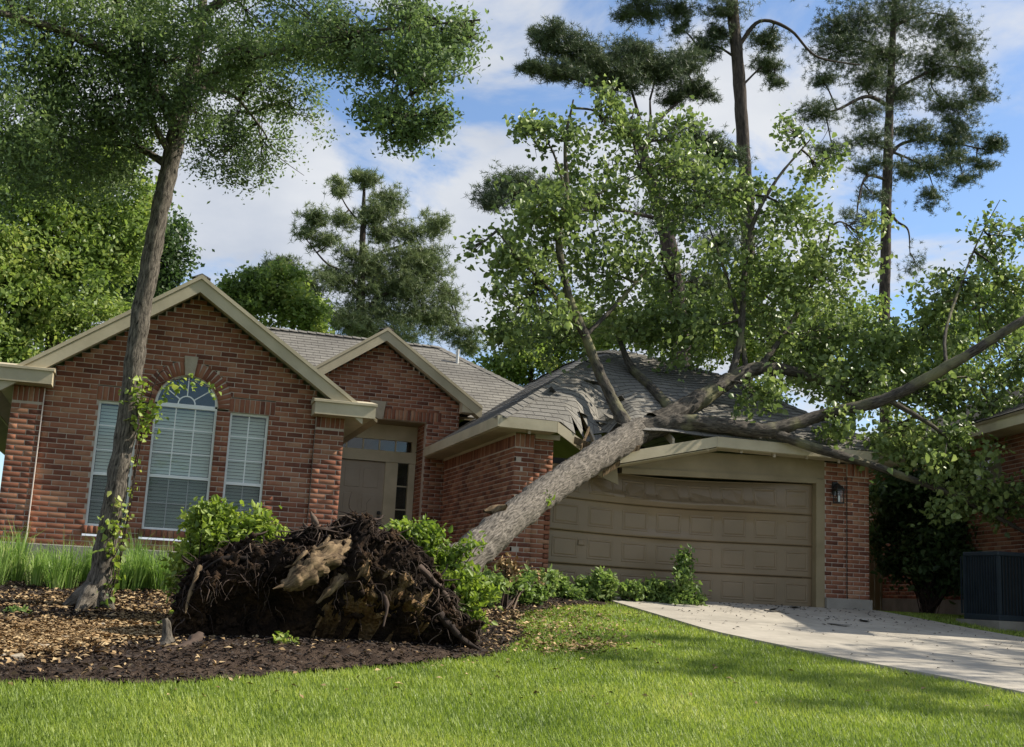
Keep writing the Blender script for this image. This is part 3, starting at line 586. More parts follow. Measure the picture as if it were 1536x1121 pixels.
# --- windows
def window(x0, x1, z0, z1, ncol, nrow, arch=False):
    fr = 0.032; yb = YF + 0.085; f = MB()
    zt = z1; mid = z0 + (z1 - z0) * 0.415 if not arch else z0 + (z1 - z0) * 0.425
    f.box(x0, x0 + fr, yb - .03, yb + .05, z0, zt); f.box(x1 - fr, x1, yb - .03, yb + .05, z0, zt); f.box(x0 + fr, x1 - fr, yb - .03, yb + .05, z0, z0 + fr); f.box(x0 + fr, x1 - fr, yb - .03, yb + .05, zt - fr, zt + (0.03 if arch else 0)); f.box(x0 + fr, x1 - fr, yb - .025, yb + .03, mid - .022, mid + .022)
    wo = f.build('window', M['white'], house, bevel=0.003)
    mu = MB(); g = 0.0085
    for i in range(1, ncol): x = x0 + fr + (x1 - x0 - 2 * fr) * i / ncol; mu.box(x - g, x + g, yb + .002, yb + .012, mid + .022, zt - fr); mu.box(x - g * .8, x + g * .8, yb + .032, yb + .042, z0 + fr, mid - .022)
    zs = [mid + (zt - mid) * k / nrow for k in range(1, nrow)]
    for z in zs: mu.box(x0 + fr, x1 - fr, yb + .0, yb + .010, z - g, z + g)
    zz = (z0 + mid) / 2; mu.box(x0 + fr, x1 - fr, yb + .03, yb + .040, zz - g * .8, zz + g * .8)
    mu.build('muntin', M['white'], wo)
    MB().box(x0 + fr, x1 - fr, yb + .014, yb + .018, mid + .022, zt - fr).build('pane', M['glass'], wo); MB().box(x0 + fr, x1 - fr, yb + .044, yb + .048, z0 + fr, mid - .022).build('pane', M['glass'], wo)
    MB().box(x0 + fr, x1 - fr, yb - .004, yb - .002, z0 + fr, mid - .022).build('insect_screen', M['screen'], wo)
    bl = MB(); n = int((zt - z0) / 0.05)
    for i in range(n):
        z = z0 + fr + 0.01 + (zt - z0 - 2 * fr - 0.02) * (i + .5) / n; bl.obox(((x0 + x1) / 2, yb + .10, z), ((x1 - x0) / 2 - fr - .005, 0, 0), (0, 0.011, 0.021), (0, -0.0012, 0.0006))
    tag(bl.build('blind', M['blind'], wo), None, None, None, 'stuff')
    MB().box(x0 - .05, x1 + .05, YF + .5, YF + .52, z0 - .1, z1 + .6).build('room_backing', M['room'], wo)
    return wo
wl = window(*WINS[0], WB, WT, 2, 3); wm = window(*WINS[1], WB, ASP, 3, 3, True); wr = window(*WINS[2], WB, WT, 2, 3)
f = MB(); ya = YF + 0.06; n = 28
for i in range(n):
    t0, t1 = math.pi * i / n, math.pi * (i + 1) / n
    f.prism([(ARC + r * math.cos(t), ya, ASP + 0.03 + r * math.sin(t)) for r, t in ((AR - .035, t0), (AR - .002, t0), (AR - .002, t1), (AR - .035, t1))], (0, 0.07, 0))
n = 12; rr = 0.12
for i in range(n):
    t0, t1 = math.pi * i / n, math.pi * (i + 1) / n
    f.prism([(ARC + r * math.cos(t), ya + .02, ASP + 0.03 + r * math.sin(t)) for r, t in ((rr - .009, t0), (rr + .009, t0), (rr + .009, t1), (rr - .009, t1))], (0, 0.01, 0))
for a in (0.62, math.pi / 2, math.pi - 0.62):
    d = np.array([math.cos(a), 0, math.sin(a)]); s = np.array([-math.sin(a), 0, math.cos(a)]) * .008; o = np.array([ARC, ya + .028, ASP + .03]); p0, p1 = o + d * (rr + .008), o + d * (AR - .036)
    f.obox((p0 + p1) / 2, (p1 - p0) / 2, (0, .005, 0), s)
f.build('arch_frame', M['white'], wm)
MB().prism([(ARC + (AR - .034) * math.cos(math.pi * i / 24), ya + .034, ASP + .032 + (AR - .034) * math.sin(math.pi * i / 24)) for i in range(25)], (0, .004, 0)).build('pane', M['glass'], wm)

# --- brick pieces: the 300 largest as objects, the rest joined
def brick_mesh():
    c = 0.035; V = []; F = []
    def rect(a, b, y): return [(-a, y, -b), (a, y, -b), (a, y, b), (-a, y, b)]
    V += rect(.5, .5, .5) + rect(.5, .5, -.40) + rect(.5 - .006, .5 - .025, -.5)
    for k in (0, 4):
        for i in range(4): F.append((k + i, k + (i + 1) % 4, k + 4 + (i + 1) % 4, k + 4 + i))
    F.append((8, 9, 10, 11)); return np.array(V), np.array(F)
BV, BF = brick_mesh(); BD = 0.032
bmesh_shared = mesh_np('brick', BV, BF, M['brick'])
def brick_frame(t):
    c, U, Nrm, wd, ht, ang = t[:6]; Z = np.array([0, 0, 1.0]); u = U * math.cos(ang) + Z * math.sin(ang); v = -U * math.sin(ang) + Z * math.cos(ang)
    return c - Nrm * (BD / 2 - 0.0012 * (math.sin(c[0] * 91.7 + c[1] * 37.1 + c[2] * 53.3))), u, -Nrm, v, wd, ht
def score(t):
    c, U, Nrm = t[0], t[1], t[2]; x, y, z = PX(c)
    if z < 1 or not (5 < x < 1531 and 5 < y < 1116): return 0
    if 255 < x < 700 and y > 800: return 0
    if np.dot(Nrm, -c) <= 0: return 0
    a, b = PX(c - U * t[3] / 2)[0], PX(c + U * t[3] / 2)[0]; return abs(b - a) * t[4] / z * FPX * (1 if t[3] > 0.2 else 0.6)
def make_bricks(lst, root, limit=300):
    order = sorted(range(len(lst)), key=lambda i: -score(lst[i])); sel = set(order[:limit]); VV = []; FF = []; n = 0
    for i, t in enumerate(lst):
        c, u, d, v, wd, ht = brick_frame(t)
        if i in sel:
            o = bpy.data.objects.new('brick', bmesh_shared); link(o, t[6])
            o.matrix_local = Matrix([[u[k] * wd, d[k] * BD, v[k] * ht, c[k]] for k in range(3)] + [[0, 0, 0, 1]])
        else:
            VV.append(c + BV[:, :1] * u * wd + BV[:, 1:2] * d * BD + BV[:, 2:] * v * ht); FF.append(BF + n); n += len(BV)
    if VV: tag(obj_np('brickwork', np.vstack(VV), np.vstack(FF), M['brick'], root), None, None, None, 'stuff')
make_bricks(bricks, house); bricks.clear()

# --- roofs
def clip(poly, nrm, d, keep=1):
    out = []; n = len(poly)
    for i in range(n):
        a, b = poly[i], poly[(i + 1) % n]; fa, fb = (a[0] * nrm[0] + a[1] * nrm[1] - d) * keep, (b[0] * nrm[0] + b[1] * nrm[1] - d) * keep
        if fa >= 0: out.append(a)
        if (fa > 0) != (fb > 0) and fa != fb: t = fa / (fa - fb); out.append((a[0] + t * (b[0] - a[0]), a[1] + t * (b[1] - a[1])))
    return out
def roof_plane(poly, mat, parent, deform=None, exp=0.14, cell=2.5, hole=None, name='shingles', under=True):
    """poly: planar 3D points, first edge the eave. Laid as overlapping courses."""
    p = [np.asarray(q, float) for q in poly]; o = p[0]; u = p[1] - p[0]; u /= np.linalg.norm(u); nrm = np.cross(u, p[2] - p[0]); nrm /= np.linalg.norm(nrm)
    if nrm[2] < 0: nrm = -nrm
    v = np.cross(nrm, u); 
    if v[2] < 0: v = -v
    uv = [((q - o) @ u, (q - o) @ v) for q in p]; vmax = max(q[1] for q in uv); u0, u1 = min(q[0] for q in uv), max(q[0] for q in uv); m = MB(); k = 0
    nv = int(math.ceil(vmax / exp)); ncol = max(1, int(math.ceil((u1 - u0) / cell)))
    def W(s, t, h):
        q = o + u * s + v * t + nrm * h
        return deform(q) if deform else q
    for r in range(nv):
        a, b = r * exp, min(vmax, (r + 1) * exp)
        st = clip(clip(uv, (0, 1), a, 1), (0, 1), b, -1)
        for c in range(ncol):
            x0, x1 = u0 + (u1 - u0) * c / ncol, u0 + (u1 - u0) * (c + 1) / ncol
            pl = clip(clip(st, (1, 0), x0, 1), (1, 0), x1, -1)
            if len(pl) < 3: continue
            cx = sum(q[0] for q in pl) / len(pl); cy = sum(q[1] for q in pl) / len(pl)
            if hole and hole(o + u * cx + v * cy): continue
            vs = [W(s, t, 0.006 * (1 - (t - a) / exp) + 0.006) for s, t in pl]; m.add(vs, [tuple(range(len(vs)))], [(s - u0 + 3.3, t + 0.0) for s, t in pl])
            lo = [q for q in pl if abs(q[1] - a) < 1e-6]
            if len(lo) >= 2:
                s0, s1 = min(q[0] for q in lo), max(q[0] for q in lo); m.add([W(s0, a, 0.012), W(s1, a, 0.012), W(s1, a, 0.0), W(s0, a, 0.0)], [(0, 1, 2, 3)], [(s0, a), (s1, a), (s1, a), (s0, a)])
    return tag(m.build(name, mat, parent), None, None, None, 'stuff')
roof = MB()
# roof deck below the shingles
OV = 0.35; YR = YF - OV
def deck(m, poly, t=0.05): m.prism([np.asarray(q, float) - np.array([0, 0, t + .004]) for q in poly], (0, 0, t)); return m
LX0, LX1 = -2.35, 3.14; zl = AZ - RS * (AX - LX0); zr = AZ - RS * (LX1 - AX); YB = 28.0
Lp = [(LX1, YR, zr), (LX1, YB, zr), (AX, YB, AZ), (AX, YR, AZ)]; Ll = [(LX0, YB, zl), (LX0, YR, zl), (AX, YR, AZ), (AX, YB, AZ)]
PYR = YP - 0.30; PE = 1.97; pz = PZ - RS * PE
Pp = [(PA + PE, PYR, pz), (PA + PE, YB, pz), (PA, YB, PZ), (PA, PYR, PZ)]; Pl = [(PA - PE, YB, pz), (PA - PE, PYR, pz), (PA, PYR, PZ), (PA, YB, PZ)]
RZ = 5.48; RY = 25.7; ES = 2.62; ey = RY - (RZ - ES) / 0.667; RX0, RX1 = 1.0, 6.04; hd = (RZ - ES) / 0.667; CZ = 3.45; cy_ = RY - (RZ - CZ) / .667; cd_ = (RZ - CZ) / .667
Mf = [(RX0 - cd_, cy_, CZ), (RX1 + cd_, cy_, CZ), (RX1, RY, RZ), (RX0, RY, RZ)]; Mr = [(RX1 + hd, ey, ES), (RX1 + hd, RY + hd, ES), (RX1, RY, RZ)]; Mb = [(RX1 + hd, RY + hd, ES), (RX0 - hd, RY + hd, ES), (RX0, RY, RZ), (RX1, RY, RZ)]; Ml = [(RX0 - hd, RY + hd, ES), (RX0 - hd, ey, ES), (RX0, RY, RZ)]
# garage hip
HX0, HX1, HY = GX0 - 0.38, GX1 + 0.42, YF - 0.40; HE = 2.66; HS = 0.667; HW = (HX1 - HX0) / 2; HXM = (HX0 + HX1) / 2; HZ = HE + HW * HS; YGB = 26.5
Gf = [(HX0, HY, HE), (HX1, HY, HE), (HXM, HY + HW, HZ)]; Gl = [(HX0, YGB, HE), (HX0, HY, HE), (HXM, HY + HW, HZ), (HXM, YGB, HZ)]; Gr = [(HX1, HY, HE), (HX1, YGB, HE), (HXM, YGB, HZ), (HXM, HY + HW, HZ)]
TR = [P(850, 712, 15.8), P(900, 681, 16.8), P(952, 650, 17.6)]
def crush(q):
    q = np.array(q, float); x, y = q[0], q[1]
    xa = 6.75 + 0.55 * (y - YF); u_ = abs(x - xa) / (0.40 if x < xa else 0.60)
    d = 0.70 * max(0, 1 - u_) ** 1.3 * math.exp(-((y - YF + 0.2) / 1.0) ** 2)
    d += 0.36 * max(0, 1 - math.hypot((x - 8.6) / 2.0, (y - 20.6) / 2.0)) ** 1.2
    d += 0.012 * math.sin(x * 5.3 + 0.5) * math.sin(y * 4.9) * (1 if x > 6 else 0)
    q[2] -= d; return q
deck(roof, Lp); deck(roof, Ll); deck(roof, Pp); deck(roof, Pl); deck(roof, Mf); deck(roof, Mr); deck(roof, Mb); deck(roof, Ml)
roof = roof.build('roof', M['trimdark'], house)
for pl in (Lp, Ll, Pp, Pl, Mf, Mr, Mb, Ml): roof_plane(pl, M['shingle'], roof)
hole = lambda q: abs(q[0] - (6.72 + 0.55 * (q[1] - YF))) < 0.22 and q[1] < YF + 0.15
for pl in (Gf, Gl, Gr): roof_plane(pl, M['shingle'], roof, crush, 0.14, 0.25, hole)
# ridge caps
def ridge(p0, p1, deform=None):
    p0, p1 = np.asarray(p0, float), np.asarray(p1, float); L = np.linalg.norm(p1 - p0); n = max(2, int(L / 0.2)); m = MB(); d = (p1 - p0) / L; s = np.cross(d, (0, 0, 1)); s /= np.linalg.norm(s)
    for i in range(n):
        a, b = p0 + (p1 - p0) * i / n, p0 + (p1 - p0) * (i + 1.1) / n
        if deform: a, b = deform(a), deform(b)
        h0, h1 = np.array([0, 0, .035]), np.array([0, 0, .02]); dn = np.array([0, 0, -.065])
        m.add([a + s * .13 + dn + h0, a + h0, a - s * .13 + dn + h0, b + s * .13 + dn + h1, b + h1, b - s * .13 + dn + h1], [(0, 1, 4, 3), (1, 2, 5, 4), (0, 2, 1)])
    tag(m.build('ridge_cap', M['shingle'], roof), None, None, None, 'stuff')
ridge((AX, YR, AZ), (AX, 24, AZ)); ridge((PA, PYR, PZ), (PA, 25.3, PZ)); ridge((RX0, RY, RZ), (RX1, RY, RZ)); ridge((RX1 + hd, ey, ES), (RX1, RY, RZ)); ridge((HX0, HY, HE), (HXM, HY + HW, HZ), crush); ridge((HX1, HY, HE), (HXM, HY + HW, HZ), crush); ridge((HXM, HY + HW, HZ), (HXM, YGB, HZ), crush)
px_, pz_ = P(687, 523, 25.0)[0], P(687, 523, 25.0)[2]
Tubes_ = Tubes(); Tubes_.add([(px_, 25.0, pz_ - 0.5), (px_, 25.0, pz_ - 0.02)], [.035, .035], 10, 1); Tubes_.build('vent_pipe', M['pipe'], roof)

# --- rakes, returns, eaves
def rake(ax, az, y, half, nm='rake_board', hh=0.215):
    for s in (-1, 1):
        m = MB(); x1 = ax + s * half; z1 = az - RS * half
        m.prism([(ax, y, az - .03), (x1, y, z1 - .03), (x1, y, z1 - .03 - hh), (ax, y, az - .03 - hh)], (0, 0.03, 0))
        m.prism([(ax, y - 0.022, az + .01), (x1, y - .022, z1 + .01), (x1, y - .022, z1 - .05), (ax, y - .022, az - .05)], (0, 0.021, 0)); m.build(nm, M['trim'], house)
        m = MB(); m.prism([(ax, y + .03, az - .06 - hh * .55), (x1, y + .03, z1 - .06 - hh * .55), (x1, y + .03, z1 - .075 - hh * .55), (ax, y + .03, az - .075 - hh * .55)], (0, OV + .02, 0)); m.split('soffit', M['trim'], house)
rake(AX, AZ, YR, 2.50); rake(PA, PZ, PYR, PE)
def box_return(x0, x1, y0, y1, z0, z1):
    m = MB(); m.box(x0, x1, y0, y1, z0, z1); m.box(x0 - 0.02, x1 + 0.02, y0 - 0.025, y1, z1, z1 + 0.035)
    m.add([(x0 - .02, y0 - .025, z1 + .035), (x1 + .02, y0 - .025, z1 + .035), (x1 - .0, y1, z1 + .12), (x0 + .0, y1, z1 + .12), (x0 - .02, y1, z1 + .035), (x1 + .02, y1, z1 + .035)], [(0, 1, 2, 3), (0, 3, 4), (1, 5, 2)])
    return m.build('eave_return', M['trim'], house)
box_return(-2.5, -1.42, YR - 0.04, YF - 0.01, 2.50, 2.68); box_return(2.20, 3.10, YR - 0.04, YF - 0.01, 2.44, 2.62)
m = MB(); m.box(2.70, 3.09, YF - 0.005, 21.6, 2.44, 2.47); m.box(3.09, 3.115, YF - 0.005, 21.6, 2.43, 2.63); m.build('side_eave', M['trim'], house)
m = MB(); m.box(-2.5, -2.47, YF, 28, 2.45, 2.65); m.box(-2.47, -1.92, YF, 28, 2.48, 2.50); m.build('side_eave', M['trim'], house)
# porch gable: boxed right eave end
m = MB(); m.prism([(5.64, PYR + .031, 3.40), (PA + PE, PYR + .031, 3.40), (PA + PE, PYR + .031, pz - .06), (5.64, PYR + .031, pz + .16)], (0, 0.25, 0)); m.build('eave_return', M['trim'], house)
# garage fascia and soffit
FT = 0.17
def g_fascia(p0, p1, name='fascia_board'):
    MB().beam(p0, p1, FT, 0.03).build(name, M['trim'], house)
fy = HY - 0.018
xL = P(836, 640, fy)[0]; a1 = P(836, 635, fy); a2 = P(872, 660, fy + 0.05); b0 = P(919, 681, fy); b1 = P(1075, 655, fy); b2 = (HX1, fy, HE - .0)
g_fascia((HX0 - .0, fy, HE + .005), (a1[0], fy, HE - 0.005)); g_fascia((a1[0] + .003, fy, HE - .005), a2, 'torn_fascia_board')
g_fascia(b0, b1, 'bent_fascia_board'); g_fascia(b1 + np.array([.004, 0, 0]), b2)
g_fascia((HX0 - .018, fy - .015, HE + .008), (HX0 - .018, 21.93, HE + .008)); g_fascia((HX1 + .018, fy - .015, HE + .0), (HX1 + .018, 26, HE + .0))
m = MB(); m.box(HX0, GX0 - .02, HY, 21.93, HE - .175, HE - .16); m.box(GX1 + .02, HX1, HY, 26, HE - .175, HE - .16); m.split('soffit', M['trim'], house)
m = MB(); m.box(GX0 - .02, a1[0], HY, YF - .075, HE - .175, HE - .16); m.box(b1[0], GX1 + .02, HY, YF - .075, HE - .175, HE - .16); m.split('soffit', M['trim'], house)
m = MB(); m.prism([P(919, 700, HY + .02), P(1075, 673, HY + .02), P(1075, 677, YF - .08), P(925, 702, YF - .08)], (0, 0, 0.012)); m.split('soffit', M['trim'], house)
m = MB(); m.box(GX0 - .02, GX0 - .004, YF - .06, 21.9, 2.44, 2.50); m.box(GX0 + .34, a1[0] + .2, YF - .02, YF + .01, 2.42, 2.5); m.split('frieze_board', M['trim'], house)
# dark attic seen through the torn roof: rafters and felt
m = MB()
for x in np.arange(HX0 + .5, HX1, .61):
    t = min(x - HX0, HX1 - x); q0 = crush((x, HY + .03, HE - .02)); q1 = crush((x, HY + max(.4, min(t, HW)), HE - .02 + max(.4, min(t, HW)) * HS)); q0[2] -= .08; q1[2] -= .08; m.beam(q0, q1, .13, .04)
m.split('rafter', M['stone'], roof)

# ------------------------------------------------------------------ foliage
def rand_dirs(n): d = rng.normal(size=(n, 3)); return d / np.linalg.norm(d, axis=1)[:, None]
def leaf_mesh(C, size, up=0.6, shape='leaf', droop=0.0, width=0.62):
    """C (n,3) leaf bases; folded six-point leaves or four-point diamonds"""
    n = len(C); size = size * rng.uniform(0.5, 1.45, n)[:, None]
    nr = rng.normal(size=(n, 3)) * 0.75 + np.array([0, 0, up]); nr /= np.linalg.norm(nr, axis=1)[:, None]
    d = rand_dirs(n) + np.array([0, 0, -droop]); d -= nr * (d * nr).sum(1)[:, None]; d /= np.linalg.norm(d, axis=1)[:, None] + 1e-9
    s = np.cross(nr, d); C = np.asarray(C)
    if shape == 'diamond':
        V = np.stack([C, C + d * size * .5 + s * size * width * .5 + nr * size * .06, C + d * size, C + d * size * .5 - s * size * width * .5 + nr * size * .06], 1).reshape(-1, 3)
        F = np.arange(n * 4).reshape(n, 4); return V, F
    w2 = width * .5; curl = nr * size * -.18
    V = np.stack([C, C + d * size * .30 + s * size * w2 * 1.05 + nr * size * .10, C + d * size * .72 + s * size * w2 * .62 + nr * size * .03, C + d * size + curl,
                  C + d * size * .72 - s * size * w2 * .62 + nr * size * .03, C + d * size * .30 - s * size * w2 * 1.05 + nr * size * .10], 1).reshape(-1, 3)
    b = np.arange(n)[:, None] * 6; F = np.concatenate([b + np.array([[0, 1, 2, 3]]), b + np.array([[0, 3, 4, 5]])], 1).reshape(-1, 4)
    return V, F
def clump_pts(c, rad, ntw, per, jit=0.10, hollow=0.45, flat=None, along=0.35, sub=13):
    """boughs spread through an ellipsoid, each a small spray of twigs with leaves along the outer part"""
    c = np.asarray(c, float); rad = np.asarray(rad, float); ns = max(2, ntw // sub)
    g = rng.normal(size=(ns, 3)) * 0.58; L_ = np.linalg.norm(g, axis=1) + 1e-9; g *= (np.minimum(1.45, L_) / L_)[:, None]; bc = c + g * rad
    wts = rng.uniform(.35, 1.6, ns); idx = rng.choice(ns, ntw, p=wts / wts.sum()); sp = rng.normal(size=(ntw, 3)) * rad.mean() * rng.uniform(.16, .30, ns)[idx][:, None] * np.array([1.1, 1.1, .75])
    o = bc[idx]; e = o + sp + (o - c) * 0.12
    t = rng.uniform(1 - along, 1.05, (ntw, per)); st = o * .75 + c * .25
    L = st[:, None, :] + (e - st)[:, None, :] * t[:, :, None] + rng.normal(size=(ntw, per, 3)) * jit
    return e, L.reshape(-1, 3)
def pxr(px, Y): return px * (Y * 1.05) / FPX                # pixels -> metres at that depth
def nearest_on(curves, p):
    best = None
    for c in curves:
        i = np.argmin(((c - p) ** 2).sum(1)); dd = ((c[i] - p) ** 2).sum()
        if best is None or dd < best[0]: best = (dd, c[i])
    return best[1]
def grow(tb, curves, c, ends, r0=0.03, n=10, sides=5, sag_=0.12):
    """a branch from the nearest limb to the clump, then twigs to some of its ends"""
    a = nearest_on(curves, c); mid = (a + c) / 2 + rng.normal(size=3) * 0.10 * np.linalg.norm(c - a) + np.array([0, 0, sag_ * np.linalg.norm(c - a)])
    k = tb.add([a, mid, c], [r0, r0 * .75, r0 * .5], sides, 5)
    for e in ends[rng.permutation(len(ends))[:n]]:
        s_ = k[rng.integers(len(k) // 2, len(k))]; m_ = (s_ + e) / 2 + rng.normal(size=3) * 0.06 * np.linalg.norm(e - s_); tb.add([s_, m_, e], [r0 * .35, r0 * .25, 0.003], 4, 3)

# ------------------------------------------------------------------ standing tree at the left
def standing_tree():
    t = thing('shade_tree', 'tall living tree with pale grey trunk leaning before the arched window', 'tree', loc=(0, 0, 0))
    Yt = 13.0; tb = Tubes()
    pts = [(137, 935), (142, 905), (150, 868), (160, 812), (176, 720), (192, 620), (208, 500), (226, 390), (246, 290), (262, 215), (272, 165)]
    rad = [.21, .16, .125, .112, .106, .105, .103, .10, .097, .10, .09]
    c0 = tb.add([P(x, y, Yt) for x, y in pts], rad, 28, 14, 0.16, 5.0)
    tb.build('trunk', M['bark_oak'], t)
    fl = Tubes()                                       # root flare
    for (px, py, Ye) in ((88, 928, 13.0), (110, 936, 12.6), (172, 930, 12.8)):
        e = P(px, py, Ye); e[2] = bed_z(e[0], e[1]) - 0.02; s = P(143, 880, Yt); m_ = (s * .45 + e * .55); m_[2] = e[2] + .10; fl.add([s, m_, e], [.11, .07, .015], 12, 8, .10, 5)
    fl.build('root_flare', M['bark_oak'], t)
    lb = Tubes(); cur = [c0]
    limbs = [([(266, 190, 13), (235, 140, 12.8), (180, 90, 12.5), (100, 50, 12), (0, 20, 11.6), (-90, 0, 11.4)], .085), ([(270, 175, 13), (288, 110, 13), (300, 40, 13), (310, -60, 13.2), (320, -200, 13.4)], .095),
             ([(280, 140, 13), (330, 105, 12.6), (400, 82, 12.0), (500, 55, 11.0), (620, 40, 10.0), (720, 30, 9.6)], .036), ([(300, 30, 13), (380, -40, 12.5), (480, -80, 12), (600, -100, 11.6)], .06),
             ([(255, 250, 13), (200, 220, 13.4), (120, 210, 13.8), (30, 190, 14)], .05), ([(235, 140, 12.8), (190, 40, 12.4), (150, -60, 12)], .06), ([(560, 50, 10.5), (605, 110, 9.9), (625, 175, 9.7)], .022), ([(285, 130, 13), (345, 140, 13.8), (390, 190, 14.4), (410, 225, 14.6)], .028), ([(268, 185, 13), (300, 150, 13.6), (320, 110, 14)], .03), ([(258, 235, 13), (225, 175, 12.8), (215, 120, 12.6), (230, 60, 12.4)], .045)]
    for pt, r in limbs: cur.append(lb.add([P(*q) for q in pt], np.linspace(r, r * .25, len(pt)), 10, 8, .12, 5))
    cl = [(60, 60, 12, 110, 80, 1.15), (170, 50, 12.4, 100, 80, 1.15), (40, 160, 12.6, 110, 70, 1.3), (140, 160, 12.8, 90, 65, 1.15), (30, 250, 13.4, 90, 45, .9), (-60, 120, 12, 80, 150, 1), (110, 240, 13.6, 60, 35, .6),
          (270, 30, 13.4, 90, 70, .95), (300, 115, 14.0, 70, 50, .75), (345, 170, 14.4, 60, 60, .6), (390, 215, 14.6, 55, 50, .45), (335, 235, 14.4, 45, 35, .3), (400, 120, 13.8, 60, 50, .55), (440, 165, 13.8, 42, 42, .28), (380, 40, 13.2, 90, 55, .8),
          (480, 40, 11.6, 75, 50, .62), (560, 45, 10.6, 70, 50, .6), (660, 35, 9.9, 65, 40, .45), (600, 90, 9.9, 55, 45, .5), (640, 130, 9.7, 45, 40, .42), (600, 185, 9.6, 38, 34, .28), (650, 175, 9.6, 30, 28, .18), (705, 60, 9.7, 30, 34, .2), (540, 110, 10.2, 35, 30, .15), (560, 195, 9.8, 22, 26, .1), (190, 205, 13.2, 55, 35, .45), (620, 215, 9.6, 26, 22, .08),
          (255, 95, 12.5, 60, 60, .7), (225, 150, 12.5, 45, 40, .4), (285, 165, 12.7, 35, 35, .25), (345, 75, 12.0, 60, 30, .5), (440, 65, 11.3, 60, 26, .4), (520, 70, 10.6, 45, 24, .3), (150, -60, 12, 150, 70, 1.0), (330, -70, 12.8, 150, 70, 1.0), (520, -60, 11.4, 140, 60, .7), (440, -20, 12.2, 60, 40, .4), (0, -40, 12, 110, 60, .8)]
    tw = Tubes(); LL = []
    for x, y, Y, rx, ry, wt in cl:
        c = P(x, y, Y); rd = np.array([pxr(rx, Y), pxr((rx + ry) * .6, Y), pxr(ry, Y)]); n = int(470 * wt); e, L = clump_pts(c, rd, n, 11, 0.07, .25, along=.55, sub=16); LL.append(L); grow(tw, cur, c, e, .022, 16)
    tag(lb.build('limbs', M['bark_oak'], t), None, None, None, 'stuff'); tag(tw.build('twigs', M['bark_pine'], t), None, None, None, 'stuff')
    V, F = leaf_mesh(np.vstack(LL), 0.050, .5, 'diamond', .2, .48); obj_np('crown', V, F, M['leaf_oak'], t)
    # vine on the trunk
    v = thing('climbing_vine', 'small yellow green vine clinging to the leaning pale trunk', 'vine'); tv = Tubes(); VL = []
    for k in range(5):
        q = []; a0 = rng.uniform(-2.2, -0.2)
        for s in np.linspace(0.05, 0.52, 12):
            i = int(s * (len(c0) - 1)); a = a0 + s * 3 + rng.normal() * .12; q.append(c0[i] + 0.175 * np.array([math.cos(a), math.sin(a), 0]))
        tv.add(q, [.006] * 12, 4, 2)
        for p in q: VL.append(p + rng.normal(size=(2, 3)) * .03)
    for (x, y, n, sp) in ((205, 590, 40, .07), (222, 615, 80, .08), (262, 583, 16, .06), (290, 575, 12, .05), (215, 640, 40, .07), (170, 790, 40, .06), (165, 820, 30, .06), (322, 588, 8, .04), (178, 760, 16, .05)):
        VL.append(P(x, y, 12.85) + rng.normal(size=(n, 3)) * np.array([sp, sp * .7, sp]))
    for a, b in (((210, 585), (330, 588)), ((212, 640), (268, 575))): tv.add([P(a[0], a[1], 12.85), P((a[0] + b[0]) / 2, min(a[1], b[1]) - 16, 12.8), P(b[0], b[1], 12.8)], [.006, .005, .003], 4, 6); VL.append(np.linspace(P(a[0], a[1], 12.85), P(b[0], b[1], 12.8), 16) + rng.normal(size=(16, 3)) * .03 + np.array([0, 0, .05]))
    tv.build('stem', M['root'], v); V, F = leaf_mesh(np.vstack(VL), .06, .4, 'leaf', .3, .8); obj_np('foliage', V, F, M['leaf_shrub'], v)
standing_tree()

